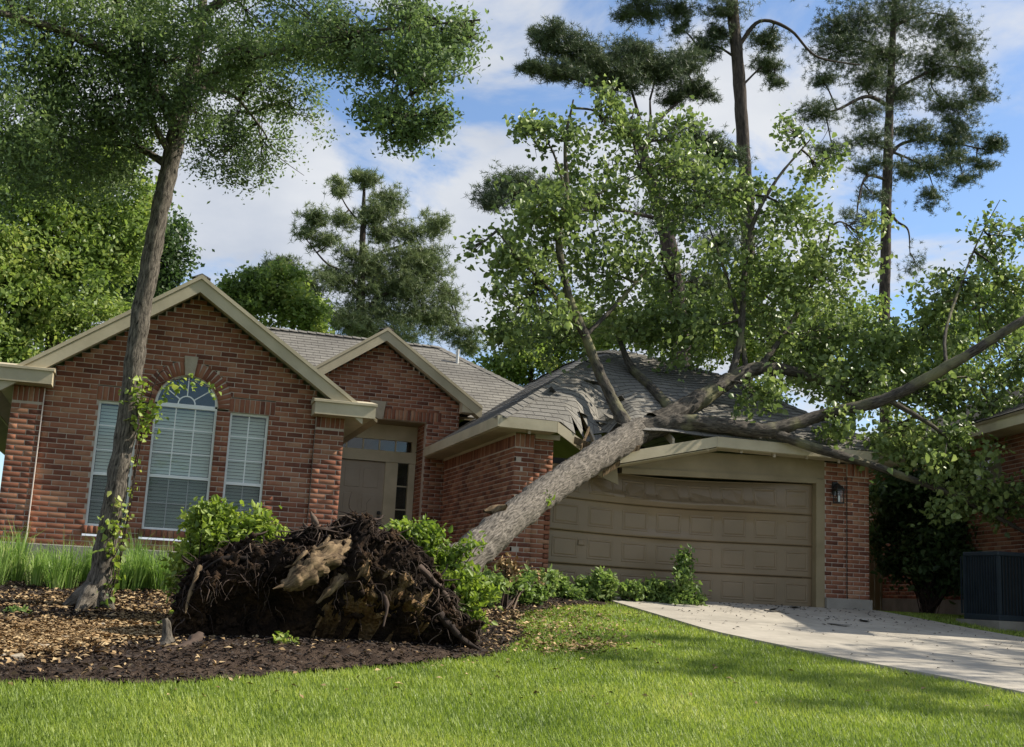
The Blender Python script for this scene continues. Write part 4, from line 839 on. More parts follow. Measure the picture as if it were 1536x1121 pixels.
# ------------------------------------------------------------------ the fallen tree
def fallen_tree():
    t = thing('fallen_tree', 'uprooted broadleaf tree fallen across the garage roof', 'tree')
    tb = Tubes()
    pts = [(560, 935, 11.7), (640, 880, 12.3), (705, 832, 12.8), (765, 781, 13.7), (835, 727, 15.1), (900, 683, 16.4), (950, 652, 17.2), (975, 640, 17.5)]
    rad = [.28, .24, .21, .20, .205, .21, .215, .19]
    c0 = tb.add([P(*q) for q in pts], rad, 44, 26, .15, 6.0); tk = tb.build('trunk', M['bark_fallen'], t)
    # torn bark stubs on the trunk
    for (x, y, Y, dx, dy) in ((752, 765, 13.6, -26, 2), (742, 772, 13.5, 18, -14), (812, 760, 14.6, 16, -10)):
        st = Tubes(); st.add([P(x, y, Y), P(x + dx * .6, y + dy * .6, Y - .05), P(x + dx, y + dy, Y - .1)], [.07, .05, .015], 9, 4, .3, 9)
        st.build('branch_stub', M['rootwood'], t)
    L = [([(960, 648, 17.25), (1010, 636, 17.2), (1080, 638, 17.05), (1150, 646, 16.95), (1230, 624, 16.95), (1330, 598, 16.5), (1430, 545, 16.0), (1536, 480, 15.6), (1640, 420, 15.4)], [.17, .15, .132, .12, .105, .096, .084, .07, .05]),
         ([(945, 648, 17.2), (925, 612, 17.6), (900, 560, 17.9), (878, 505, 18.1), (852, 440, 18.2), (838, 360, 18.3), (850, 290, 18.4), (848, 215, 18.5), (860, 150, 18.6)], [.12, .10, .088, .08, .07, .06, .045, .03, .015]),
         ([(980, 636, 17.4), (1040, 605, 17.7), (1095, 570, 18.0), (1140, 552, 18.1), (1200, 560, 18.1), (1265, 585, 18.0), (1330, 600, 17.9)], [.18, .16, .135, .11, .09, .07, .05]),
         ([(1155, 648, 16.95), (1230, 674, 16.75), (1320, 702, 16.6), (1440, 748, 16.4), (1540, 800, 16.2)], [.085, .075, .065, .05, .03]),
         ([(1010, 618, 17.6), (975, 580, 18.4), (945, 548, 19.1), (925, 500, 19.6)], [.10, .085, .07, .03]),
         ([(1095, 570, 18.0), (1112, 500, 18.3), (1116, 420, 18.5), (1128, 340, 18.6), (1165, 270, 18.6), (1215, 210, 18.6)], [.07, .058, .05, .042, .03, .012]),
         ([(1120, 560, 18.1), (1108, 480, 18.4), (1085, 400, 18.8), (1060, 330, 19)], [.05, .04, .03, .012]),
         ([(1420, 552, 16.1), (1418, 500, 16.6), (1440, 430, 17.2), (1468, 360, 17.6), (1500, 300, 17.6)], [.034, .028, .022, .015, .006]),
         ([(1140, 552, 18.1), (1190, 480, 18.4), (1230, 400, 18.6), (1250, 330, 18.6)], [.055, .045, .03, .012]),
         ([(870, 490, 18.1), (820, 430, 18.0), (780, 390, 17.9), (740, 340, 17.8)], [.035, .028, .02, .008]),
         ([(845, 330, 18.3), (900, 290, 18.6), (960, 260, 19)], [.03, .022, .01]), ([(852, 300, 18.4), (830, 230, 18.3), (800, 180, 18.2)], [.025, .018, .007]),
         ([(1330, 598, 16.5), (1400, 640, 16.3), (1450, 680, 16.2)], [.05, .035, .015]), ([(878, 505, 18.1), (940, 440, 18.6), (990, 380, 19)], [.04, .03, .012])]
    cur = []
    for q, r in L:
        g = Tubes(); cur.append(g.add([P(*k) for k in q], r, 20 if r[0] > .1 else 10, 16 if r[0] > .1 else 8, .2, 7.0)); g.build('limb', M['bark_limb_shaded'], t)
    cl = [(850, 215, 18.6, 48, 45, .34), (800, 200, 18.3, 30, 26, .13), (905, 190, 18.8, 45, 45, .32), (800, 320, 18.2, 52, 50, .55), (760, 375, 18, 32, 38, .28), (890, 310, 18.8, 70, 70, .8), (975, 260, 19.2, 62, 62, .7), (1040, 310, 19.3, 55, 60, .55), (800, 430, 18.3, 62, 60, .7), (765, 480, 18.2, 36, 40, .3), (910, 410, 19, 85, 65, 1.0), (1010, 420, 19.5, 75, 70, .9),
          (1120, 390, 18.8, 50, 75, .5), (1185, 330, 18.7, 50, 60, .42), (1220, 250, 18.6, 40, 40, .2), (1170, 430, 18.6, 70, 70, .8), (1245, 420, 18.6, 55, 65, .55), (960, 495, 19.4, 75, 38, .6), (860, 500, 18.9, 60, 35, .45), (1060, 500, 18.8, 70, 50, .7), (1210, 520, 18.3, 85, 45, .8), (1130, 590, 17.5, 50, 25, .22), (1310, 510, 18.2, 70, 45, .6),
          (1300, 575, 18.2, 75, 35, .46), (1390, 590, 17.9, 70, 42, .5), (1380, 500, 18.0, 50, 45, .36), (1440, 420, 17.5, 42, 60, .42), (1490, 360, 17.6, 45, 50, .34), (1515, 440, 17.6, 40, 50, .3), (1500, 530, 17.8, 50, 50, .36), (1415, 670, 16.6, 70, 42, .55), (1350, 660, 16.9, 60, 30, .35), (1490, 620, 17.4, 50, 40, .33), (1250, 640, 17.0, 40, 16, .12),
          (1440, 740, 16.4, 50, 30, .25), (1520, 760, 16.2, 40, 35, .25), (1560, 600, 16.8, 40, 90, .5), (1010, 210, 19.2, 40, 40, .22), (950, 170, 19, 28, 26, .12), (1100, 285, 19, 40, 40, .25), (1290, 350, 18.4, 32, 40, .16), (1195, 200, 18.6, 26, 26, .09), (720, 365, 17.8, 14, 16, .04)]
    tw = Tubes(); LL = []
    for x, y, Y, rx, ry, wt in cl:
        c = P(x, y, Y); rd = np.array([pxr(rx, Y), pxr((rx + ry) * .6, Y), pxr(ry, Y)]); e, Lf = clump_pts(c, rd, int((210 if (880 < x < 1120 and y > 300) else 340 if (x > 1150 and y > 420) else 235) * wt) + 5, 7, .12, .25, along=.55, sub=8); LL.append(Lf); grow(tw, cur, c, e, .026, 22)
    tag(tw.build('twigs', M['bark_limb_shaded'], t), None, None, None, 'stuff')
    # leaves caught on the roof edge and driveway side
    C = np.vstack(LL); rng.shuffle(C)
    px, py, z = PX(C)
    key = np.where((px > 5) & (px < 1530) & (py > 5), z, 1e9); o = np.argsort(key); big = o[:240]; rest = o[240:]
    V, F = leaf_mesh(C[rest], .100, .35, 'leaf', .35, .78); tag(obj_np('foliage', V, F, M['leaf_gum'], t), None, None, None, 'stuff')
    lv, lf = leaf_mesh(np.zeros((6, 3)), .105, .35, 'leaf', .35, .78); meshes = [mesh_np('leaf', lv[i * 6:i * 6 + 6], np.array([[0, 1, 2, 3], [0, 3, 4, 5]]), M['leaf_gum']) for i in range(6)]
    for k, i in enumerate(big):
        ob = bpy.data.objects.new('leaf', meshes[k % 6]); link(ob, t); ob.location = C[i]; ob.rotation_euler = (rng.normal() * .4, rng.normal() * .4, rng.uniform(0, 6.28))
    # fresh shoot on the trunk
    q = P(812, 752, 14.55) + np.array([-.05, -.22, 0]); V, F = leaf_mesh(q + rng.normal(size=(70, 3)) * .055, .07, .3, 'leaf', 0, .7); obj_np('fresh_shoot', V, F, M['leaf_shrub'], t)
    # ---- root plate
    prof_x = [246, 256, 266, 285, 330, 400, 450, 500, 550, 600, 650, 690, 716]; prof_h = [0, 45, 85, 122, 138, 148, 160, 190, 182, 134, 84, 36, 0]
    ns, nt = 110, 60; V = []; base_l, base_r = gpix(246, 984), gpix(716, 972); base_l[1] = 10.9; base_r[1] = 11.35
    for i in range(ns + 1):
        s = i / ns; x = 246 + (716 - 246) * s; H = np.interp(x, prof_x, prof_h) * 11.6 / FPX; b = base_l + (base_r - base_l) * s; b[2] = float(G(b[0], b[1])) - .03; D = .55 * (1 - abs(2 * s - 1) ** 3) + .05
        for j in range(nt + 1):
            a = math.pi * j / nt; hgt = H * max(0, math.sin(a)) ** .55; fw = math.cos(a)
            if a < math.pi / 2:                         # front: bulging rim above, hollow below
                k = hgt / max(H, .01); fr = D * (.30 + .65 * math.sin(min(1, k * 1.12) * math.pi * .86) ** 1.0 * (k > .0)) * (1.0 if k > .5 else .55 + .9 * k)
                fr *= (1 - max(0, k - .72) / .28 * .9); hollow = .42 * math.exp(-((s - .27) / .16) ** 2) * math.exp(-((k - .42) / .22) ** 2); fr -= hollow
                fw = fr
            else: fw = -D * 1.3 * abs(math.cos(a)) ** .7
            V.append((b[0] + .05 * fw, b[1] - fw, b[2] + hgt))
    V = np.array(V); d1 = vnoise(V, 2.2, 4, 7.7); d2 = vnoise(V, 7.0, 3, 1.3); off = np.stack([.6 * d1 + .4 * d2, -1.0 * d1 - .8 * d2, .6 * d2 + .7 * d1], -1) * .16
    edge = np.clip((V[:, 2] - G(V[:, 0], V[:, 1])) / .2, 0, 1)[:, None]; V = V + off * edge; k = nt + 1
    i, j = np.meshgrid(np.arange(ns), np.arange(nt), indexing='ij'); F = np.stack([i * k + j, (i + 1) * k + j, (i + 1) * k + j + 1, i * k + j + 1], -1).reshape(-1, 4)
    rb = obj_np('root_plate', V, F, M['soil'], t, smooth=True); tag(rb, 'upturned dark root plate of soil and torn roots')
    Vg = V.reshape(ns + 1, nt + 1, 3)
    def surf(s, f): return Vg[int(s * ns), int(f * nt / 2)]
    cm = MB()                                           # pale clay still stuck to the lower face
    for (x0, x1, h0, h1) in ((.50, .70, .02, .30), (.62, .78, .03, .34), (.42, .52, .02, .24)):
        n1, n2 = 30, 18; vs = []
        for a in range(n1):
            for b in range(n2):
                s = x0 + (x1 - x0) * a / (n1 - 1); f = h0 + (h1 - h0) * b / (n2 - 1); p = np.array(surf(s, f)); w_ = math.sin(math.pi * a / (n1 - 1)) * math.sin(math.pi * (b + .6) / n2)
                p = p + np.array([0, -.05 * max(0, w_) ** .5 + .035, 0]) ; p = p + .12 * mnoise.fractal(Vector(p * 5), .8, 2.0, 3) * np.array([0, -1, 0]); vs.append(p)
        cm = MB().add(vs, [(a * n2 + b, (a + 1) * n2 + b, (a + 1) * n2 + b + 1, a * n2 + b + 1) for a in range(n1 - 1) for b in range(n2 - 1)]); cm.build('clay_clod', M['clay'], rb, smooth=True)
    # thick torn roots
    thick = [([(535, 812, 11.0), (500, 832, 10.7), (462, 856, 10.5), (434, 876, 10.4), (424, 884, 10.38)], [.08, .115, .11, .07, .02], 'rootwood'), ([(505, 815, 11.1), (520, 850, 10.7), (500, 880, 10.55), (475, 905, 10.5)], [.09, .07, .045, .012], 'rootwood'), ([(490, 830, 11.1), (480, 800, 11.0), (472, 780, 11.0), (466, 768, 11.0)], [.045, .035, .028, .01], 'root'),
             ([(475, 835, 11.0), (470, 805, 10.9), (455, 785, 10.95)], [.035, .028, .01], 'root'), ([(560, 820, 11.0), (600, 850, 10.9), (640, 900, 10.9), (690, 955, 10.9), (720, 975, 10.85)], [.05, .045, .04, .03, .01], 'root'), ([(540, 810, 11.1), (600, 835, 11), (650, 870, 11), (690, 930, 11.05)], [.04, .035, .03, .01], 'root'),
             ([(430, 825, 11.0), (385, 838, 10.8), (335, 838, 10.75), (300, 858, 10.75)], [.03, .024, .018, .005], 'root'), ([(470, 840, 11.0), (430, 832, 10.8), (395, 848, 10.7)], [.035, .026, .006], 'root'), ([(300, 850, 10.8), (285, 890, 10.65), (278, 920, 10.6)], [.02, .015, .006], 'rootwood'),
             ([(300, 955, 10.5), (280, 970, 10.2), (230, 985, 9.9), (180, 990, 9.7), (120, 985, 9.75)], [.05, .045, .04, .03, .01], 'root'), ([(560, 870, 10.8), (580, 905, 10.6), (575, 940, 10.5)], [.03, .02, .006], 'root'), ([(520, 800, 11.1), (540, 790, 11), (560, 800, 10.95), (575, 830, 10.85)], [.03, .028, .02, .008], 'root')]
    for q, r, mt in thick:
        g = Tubes(); g.add([P(*k_) for k_ in q], r, 18, 10, .6, 12)
        if r[1] > .11:                                    # splinters of the torn main root
            for z_ in range(7):
                i_ = rng.integers(1, 4); a_ = P(*q[i_]) + rng.normal(size=3) * .08; d_ = P(*q[i_ + 1]) - P(*q[i_ - 1]); d_ = d_ / np.linalg.norm(d_) + rng.normal(size=3) * .25; L_ = rng.uniform(.12, .3); g.add([a_ - d_ * L_ * .4, a_ + np.array([0, -.06, .01]), a_ + d_ * L_ * .6 + np.array([0, -.05, 0])], [.022, .018, .004], 6, 3, .4, 14)
        g.build('root', M[mt], rb)
    fine = Tubes()
    for k_ in range(620):
        s = rng.uniform(.03, .97); f = rng.uniform(.30, .98) if k_ % 4 else rng.uniform(.05, .5); p = np.array(surf(s, f)); h = p[2] - float(G(p[0], p[1])); ln = rng.uniform(.08, .34); out = rng.normal(size=3) * .30 + np.array([0, -.55, .1]); q = [p]; v = out / np.linalg.norm(out)
        for _ in range(4): v = v + rng.normal(size=3) * .45 + np.array([0, .0, -.42]); v /= np.linalg.norm(v); p = p + v * ln / 4; q.append(p.copy())
        r = rng.uniform(.002, .007); fine.add(q, [r, r * .9, r * .7, r * .5, .001], 4, 2)
    for k_ in range(170):                                # tangle along the top rim
        s = rng.uniform(.08, .86); p = np.array(surf(s, rng.uniform(.7, 1.0))); v = rand_dirs(1)[0] * np.array([1.3, .6, .15]); q = [p]
        for _ in range(5): v = v + rng.normal(size=3) * .4; p = p + v / np.linalg.norm(v) * rng.uniform(.03, .07) * np.array([1, 1, .6]); q.append(p.copy())
        r = rng.uniform(.004, .014); fine.add(q, [r, r, r * .9, r * .7, r * .5, .002], 4, 2)
    tag(fine.build('fine_roots', M['root'], rb), None, None, None, 'stuff')
    # clods
    cv = []; cf = []; n = 0; ico = np.array([[1, 0, 0], [-1, 0, 0], [0, 1, 0], [0, -1, 0], [0, 0, 1], [0, 0, -1.0]]); icf = np.array([[0, 2, 4], [2, 1, 4], [1, 3, 4], [3, 0, 4], [2, 0, 5], [1, 2, 5], [3, 1, 5], [0, 3, 5]])
    for k_ in range(2200):
        s, f = rng.uniform(.03, .97), rng.uniform(.02, 1); p = np.array(surf(s, f)); r = rng.uniform(.01, .05) * rng.uniform(.5, 1.2); cv.append(p + ico * r * rng.uniform(.6, 1.3, (6, 3))); cf.append(icf + n); n += 6
    tag(obj_np('clods', np.vstack(cv), np.vstack(cf), M['soil'], rb), None, None, None, 'stuff')
fallen_tree()

# small root stub standing in the mulch
p = gpix(247, 985); p[2] = bed_z(p[0], p[1]); g = Tubes(); g.add([p + np.array([0, 0, -.03]), p + np.array([.0, 0, .05]), p + np.array([-.01, 0, .14]), p + np.array([-.03, 0, .20])], [.09, .045, .035, .025], 12, 4, .3, 9)
tag(g.build('stump', M['bark_oak']), 'small grey broken stump standing in the mulch beside the root plate', 'stump')

# ------------------------------------------------------------------ pines and broadleaf trees behind
def tufts(C, ln, n=14, w=.035):
    m = len(C); d = rand_dirs(m * n).reshape(m, n, 3) + np.array([0, 0, .35]); d /= np.linalg.norm(d, axis=2)[:, :, None]; s = np.cross(d, rand_dirs(m * n).reshape(m, n, 3)); s /= np.linalg.norm(s, axis=2)[:, :, None] + 1e-9
    l = ln * rng.uniform(.6, 1.15, (m, n, 1)); c = C[:, None, :]
    V = np.stack([c + s * w * .5 + d * .02, c - s * w * .5 + d * .02, c + d * l], 2).reshape(-1, 3); return V, np.arange(m * n * 3).reshape(-1, 3)
def pine(name, label, trunk, rad, limbs, clumps, Y, mat='needle', group=None, per=420, tl=.19, w=.017):
    t = thing(name, label, 'tree', group); tb = Tubes(); q = [P(x, y, Y) for x, y in trunk]; b = q[0].copy(); b[2] = -.1
    if q[0][2] > .3: q = [b] + q; rad = [rad[0] * 1.15] + rad
    c0 = tb.add(q, rad, 14, 8, .12, 2.0); tb.build('trunk', M['bark_pine'], t); lb = Tubes(); cur = [c0]
    for pt, r in limbs: cur.append(lb.add([P(x, y, Y + dy) for x, y, dy in pt], np.linspace(r, r * .3, len(pt)), 8, 6, .15, 2))
    CC = []
    for (x, y, dy, rx, ry, wt) in clumps:
        c = P(x, y, Y + dy); rd = np.array([pxr(rx, Y), pxr((rx + ry) * .55, Y), pxr(ry, Y)]) * 1.12; wt *= 1.5; k = max(4, int(9 * wt)); d_ = rand_dirs(k) * np.array([1, 1, .8]); e = c + d_ * rng.uniform(.55, 1.15, (k, 1)) * rd
        grow(lb, cur, c, e, .035, k, 5, .05); tot = int(per * wt); half = tot // 3
        CC.append(c + np.clip(rng.normal(size=(half, 3)), -1.7, 1.7) * rd * np.array([.52, .52, .42]))
        for s in e:                                        # needle tufts strung along each twig towards its end
            m_ = max(4, (tot - half) // k); u_ = rng.uniform(.25, 1.12, (m_, 1)); CC.append(c + (s - c) * u_ + rng.normal(size=(m_, 3)) * rd * np.array([.20, .20, .15]))
    if limbs or clumps: tag(lb.build('limbs', M['bark_pine'], t), None, None, None, 'stuff')
    V, F = tufts(np.vstack(CC), tl * .85, 16, w); obj_np('crown', V, F, M[mat], t); return t
# right pine
pine('pine_tree', 'tall slim pine with full crown standing alone behind the right of the garage', [(1327, 480), (1328, 400), (1330, 300), (1333, 200), (1337, 100), (1342, 0), (1348, -120)], [.19, .185, .175, .155, .13, .10, .04],
     [([(1328, 310, 0), (1345, 332, -.3), (1362, 345, -.5), (1365, 380, -.6)], .06), ([(1331, 270, 0), (1300, 265, -.5), (1288, 300, -.8), (1285, 330, -1)], .06), ([(1333, 235, 0), (1355, 215, .5), (1400, 210, .8), (1480, 225, 1)], .08), ([(1334, 160, 0), (1300, 145, -.4), (1255, 165, -.8), (1220, 170, -1)], .08),
      ([(1336, 145, 0), (1360, 125, .4), (1420, 100, .7), (1470, 110, 1)], .08), ([(1338, 90, 0), (1290, 60, -.4), (1230, 70, -.6)], .07), ([(1340, 40, 0), (1390, 20, .4), (1440, 30, .6)], .06), ([(1332, 225, 0), (1385, 250, .5), (1400, 280, .6)], .05)],
     [(1340, 20, 0, 70, 45, 1.5), (1280, 40, -.5, 60, 35, 1.1), (1410, 40, .5, 55, 35, 1.1), (1260, 80, -.6, 55, 30, 1), (1330, 85, 0, 60, 35, 1.2), (1400, 100, .5, 55, 30, 1.1), (1455, 105, .8, 40, 28, .8), (1230, 170, -1, 40, 20, .6), (1300, 120, -.4, 45, 22, .7), (1420, 155, .6, 45, 25, .8), (1300, 210, -.4, 45, 25, .6), (1370, 200, .4, 45, 22, .8), (1425, 210, .8, 45, 22, .8), (1485, 220, 1, 32, 18, .6), (1390, 250, .5, 50, 22, .7), (1445, 270, .8, 30, 16, .35), (1300, 250, -.6, 35, 20, .45), (1250, 230, -.8, 35, 20, .35), (1395, 300, .6, 30, 25, .35), (1285, 330, -1, 26, 28, .22), (1372, 395, -.6, 34, 48, .16), (1230, 120, -.7, 30, 20, .4), (1290, -40, 0, 90, 50, 1.3), (1390, -40, 0, 90, 50, 1.3), (1350, 140, .1, 50, 26, .8), (1470, 140, .8, 36, 24, .6), (1440, 70, .6, 45, 28, .8), (1300, 170, -.3, 40, 22, .5), (1440, 190, .8, 40, 22, .6), (1350, 260, .2, 36, 22, .4), (1250, 50, -.6, 40, 26, .6), (1420, 240, .7, 40, 20, .5), (1470, 250, .9, 30, 16, .35), (1310, 290, -.5, 30, 22, .25)], 34.0)
# second pine: bare trunk, crown above the frame
pine('pine_tree', 'tall bare trunked pine rising out of the fallen crown, its needles above', [(1122, 330), (1119, 290), (1114, 200), (1107, 100), (1098, 0), (1090, -120), (1085, -300)], [.21, .205, .20, .19, .18, .16, .08],
     [([(1107, 70, 0), (1140, 32, -.2), (1185, 45, -.4), (1225, 85, -.6), (1290, 98, -.8)], .075), ([(1108, 90, 0), (1075, 70, .3), (1050, 75, .4)], .05), ([(1112, 130, 0), (1145, 100, .2), (1170, 105, .3)], .04), ([(1096, 0, 0), (1010, -30, .5), (940, 10, .8)], .07)],
     [(1060, 70, .3, 28, 22, .6), (1085, 55, .2, 26, 18, .5), (1150, 60, .2, 32, 20, .6), (1150, 100, .3, 30, 15, .5), (1010, 15, .6, 40, 22, .55), (960, 15, .8, 45, 26, .75), (940, 25, .8, 20, 14, .3), (1090, 20, 0, 45, 16, .5), (1160, 125, .3, 18, 14, .2), (1020, 45, .5, 16, 24, .25), (1090, -80, 0, 120, 60, 1.5), (1000, -60, 0, 90, 40, 1)], 30.5)
# third pine: flat spreading top over the left of the fallen crown
pine('pine_tree', 'broad flat topped pine with forked dark limbs behind the garage ridge', [(1022, 560), (1018, 480), (1008, 400), (995, 330), (975, 262), (958, 215), (945, 180)], [.25, .24, .23, .21, .17, .12, .06],
     [([(975, 262, 0), (950, 205, 0), (925, 155, -.3), (880, 125, -.5), (830, 110, -.8)], .10), ([(965, 240, 0), (975, 190, .2), (975, 150, .2)], .08), ([(978, 190, .2), (1010, 160, .4), (1050, 130, .6)], .06), ([(995, 330, 0), (900, 310, -.6), (800, 300, -1)], .06), ([(960, 180, 0), (945, 130, 0), (930, 100, 0)], .05), ([(990, 300, 0), (1040, 250, .4), (1090, 240, .6)], .06)],
     [(825, 60, -.8, 30, 28, .8), (860, 75, -.6, 40, 32, 1.1), (905, 95, -.4, 45, 36, 1.3), (950, 85, 0, 40, 32, 1.1), (985, 110, .2, 45, 34, 1.2), (1025, 100, .5, 35, 30, .9), (845, 108, -.8, 45, 18, .8), (800, 105, -1, 26, 10, .4), (930, 125, -.2, 45, 16, .8), (1040, 135, .6, 32, 18, .7), (1005, 150, .5, 22, 10, .3), (770, 280, -1, 40, 26, .9), (735, 300, -1.2, 26, 14, .5), (820, 290, -.9, 40, 26, .7), (1040, 210, .4, 40, 26, .7), (1085, 235, .6, 36, 28, .7), (1020, 255, .4, 45, 28, .9), (1060, 300, .5, 50, 35, .9), (1000, 330, 0, 40, 35, .6), (1090, 360, .6, 45, 40, .7), (1050, 430, .4, 60, 40, .6)], 27.5)
# pine over the main roof
pine('pine_tree', 'small open pine standing behind the main roof ridge', [(540, 520), (541, 460), (543, 390), (545, 320), (547, 262)], [.17, .15, .12, .08, .02],
     [([(542, 440, 0), (520, 410, -.5), (490, 395, -.8), (460, 360, -1)], .06), ([(543, 410, 0), (570, 380, .4), (610, 365, .7), (650, 335, 1)], .07), ([(540, 470, 0), (580, 440, .3), (640, 420, .8), (670, 430, 1)], .07), ([(545, 340, 0), (520, 310, -.3), (505, 280, -.5)], .04), ([(545, 340, 0), (570, 310, .3), (590, 290, .5)], .04), ([(540, 500, 0), (480, 450, -.5), (420, 410, -1)], .06)],
     [(548, 268, 0, 22, 16, .5), (508, 282, -.5, 18, 16, .35), (585, 300, .4, 26, 24, .55), (470, 330, -.9, 26, 20, .4), (458, 350, -1, 18, 14, .2), (545, 330, 0, 26, 20, .4), (610, 350, .6, 30, 22, .6), (655, 340, 1, 24, 26, .6), (570, 350, .3, 28, 20, .5), (495, 365, -.7, 26, 18, .35), (600, 395, .5, 42, 26, .9), (640, 385, .9, 30, 20, .6), (560, 410, .2, 36, 24, .7), (530, 430, 0, 34, 22, .5), (620, 440, .6, 50, 28, 1.0), (670, 440, 1, 26, 18, .4), (575, 465, .2, 50, 28, 1), (640, 480, .8, 50, 22, .8), (690, 500, 1, 30, 14, .4), (520, 475, 0, 40, 24, .7), (430, 400, -1, 30, 14, .5), (400, 420, -1.2, 26, 16, .4), (460, 430, -.8, 32, 18, .6), (480, 470, -.6, 30, 20, .5), (580, 500, .3, 70, 22, .9), (640, 410, .7, 40, 26, .8), (600, 430, .4, 45, 30, .9), (540, 390, 0, 36, 26, .6), (570, 320, .2, 26, 22, .4), (510, 330, -.4, 24, 20, .3), (500, 420, -.5, 30, 22, .5), (660, 470, .9, 40, 24, .7), (540, 500, 0, 60, 24, .8), (700, 520, 1, 30, 12, .4)], 38.0, 'needle2', None, 330, .24, .022)
def broadleaf(name, label, base, trunk_top, clumps, mat, size, group=None, r=.16, den=1.0):
    t = thing(name, label, 'tree', group); x, y, Y = base; b = P(x, y, Y); b[2] = min(float(G(b[0], b[1])), -.02) - .05; q = [b, P(*trunk_top)]; tb = Tubes(); mid = (q[0] + q[1]) / 2 + rng.normal(size=3) * .12
    cur = [tb.add([q[0], mid, q[1]], [r * 1.2, r, r * .4], 10, 8, .12, 2)]; tb.build('trunk', M['bark_pine'], t); tw = Tubes(); LL = []
    for (cx, cy, cY, rx, ry, wt) in clumps:
        c = P(cx, cy, cY); rd = np.array([pxr(rx, cY), pxr((rx + ry) * .55, cY), pxr(ry, cY)]); e, L = clump_pts(c, rd, int(190 * wt * den), 10, size * .9, .3, along=.5, sub=14); LL.append(L); grow(tw, cur, c, e, r * .25, 8)
    tag(tw.build('limbs', M['bark_pine'], t), None, None, None, 'stuff'); V, F = leaf_mesh(np.vstack(LL), size, .5, 'diamond', .25, .62); obj_np('crown', V, F, M[mat], t); return t
broadleaf('oak_tree', 'dense sunlit green tree behind the left gable end', (60, 900, 25), (70, 300, 25), [(40, 320, 25, 70, 50, 1.6), (120, 300, 25.3, 60, 50, 1.5), (20, 400, 24.6, 60, 50, 1.5), (90, 390, 25, 60, 45, 1.4), (150, 380, 25.2, 50, 40, 1.2), (30, 470, 24.4, 60, 40, 1.4), (110, 460, 24.8, 60, 35, 1.4), (10, 540, 24, 40, 40, .8), (180, 330, 25.4, 40, 40, .8), (-60, 400, 25, 70, 120, 1.5), (165, 230, 25.6, 45, 40, .9), (60, 235, 25, 60, 40, 1)], 'leaf_bg', .105, r=.2, den=2.2)
broadleaf('oak_tree', 'darker green tree showing beside the leaning trunk above the rake', (190, 900, 30), (215, 420, 30), [(225, 400, 30, 35, 40, 1), (245, 370, 30, 26, 30, .7), (205, 440, 29.5, 35, 30, 1), (190, 380, 29.6, 35, 40, 1), (215, 330, 30, 30, 30, .7), (235, 430, 30, 26, 18, .5)], 'leaf_dark', .12, r=.16, den=2.0)
broadleaf('small_tree', 'bright green low tree behind the roof between gable and pine', (430, 900, 33), (440, 470, 33), [(360, 450, 33, 28, 20, .8), (395, 445, 33, 30, 26, .9), (440, 465, 33.2, 35, 24, 1), (470, 475, 33, 28, 18, .7), (420, 420, 33, 26, 18, .5), (345, 470, 33, 20, 14, .4)], 'leaf_bg', .125, r=.12, den=2.0)
broadleaf('small_tree', 'pale green tree glimpsed behind the garage roof hip', (790, 900, 34), (800, 520, 34), [(790, 535, 34, 40, 30, 1.2), (830, 520, 34, 40, 35, 1.2), (860, 500, 34, 40, 35, 1), (760, 555, 34, 26, 18, .5), (810, 490, 34, 30, 26, .6)], 'leaf_bg', .125, r=.13, den=1.9)
broadleaf('backyard_tree', 'shaded green tree filling the gap behind the garage ridge', (1150, 900, 29), (1160, 450, 29), [(1080, 520, 29, 70, 45, 1.4), (1170, 500, 29, 80, 55, 1.7), (1260, 500, 29, 60, 45, 1.1), (980, 500, 29, 60, 40, 1), (1120, 440, 29.5, 70, 45, 1.2), (1040, 460, 29.5, 60, 40, 1), (1240, 560, 28.6, 80, 40, 1.3), (920, 480, 29, 50, 40, .8)], 'leaf_bg', .125, r=.18, den=1.5)
broadleaf('backyard_tree', 'green tree behind the neighbouring roof right of the lone pine', (1420, 900, 31), (1430, 480, 31), [(1400, 520, 31, 60, 40, 1.2), (1460, 500, 31, 60, 45, 1.2), (1520, 480, 31, 50, 50, 1.1), (1345, 540, 31, 50, 35, 1), (1420, 570, 30.6, 70, 30, 1), (1480, 440, 31, 40, 30, .5)], 'leaf_bg', .125, r=.16, den=1.7)

# ------------------------------------------------------------------ shrubs and border plants
def shrub(name, label, cat, clumps, mat, size, den=1.0, group=None, up=.55, ground=True):
    t = thing(name, label, cat, group); LL = []; tw = Tubes(); c0 = clumps[0]; b = P(*c0[:3]); zz = bed_z(b[0], b[1]); b[2] = zz
    for (x, y, Y, rx, ry, wt) in clumps:
        c = P(x, y, Y); rd = np.array([pxr(rx, Y), pxr((rx + ry) * .5, Y), pxr(ry, Y)]); e, L = clump_pts(c, rd, int(110 * wt * den), 8, size * .7, .35, along=.5)
        L[:, 2] = np.maximum(L[:, 2], G(L[:, 0], L[:, 1]) + .04); LL.append(L)
        for q in e[:14]: m_ = (b + q) / 2 + np.array([0, 0, .05]); tw.add([b + rng.normal(size=3) * np.array([.06, .06, 0]), m_, q], [.012, .008, .003], 4, 3)
    tag(tw.build('stems', M['root'], t), None, None, None, 'stuff'); V, F = leaf_mesh(np.vstack(LL), size, up, 'leaf', .1, .6); obj_np('foliage', V, F, M[mat], t); return t
shrub('shrub', 'bright yellow green shrub behind the left of the upturned roots', 'shrub', [(300, 850, 12.2, 30, 40, 1.2), (320, 800, 12.2, 30, 26, 1), (350, 805, 12.1, 34, 22, .9), (395, 805, 12.1, 22, 13, .5), (320, 830, 12.2, 40, 30, 1.2), (295, 870, 12.3, 24, 26, .7), (332, 775, 12.2, 12, 10, .2)], 'leaf_shrub', .068, 1.5)
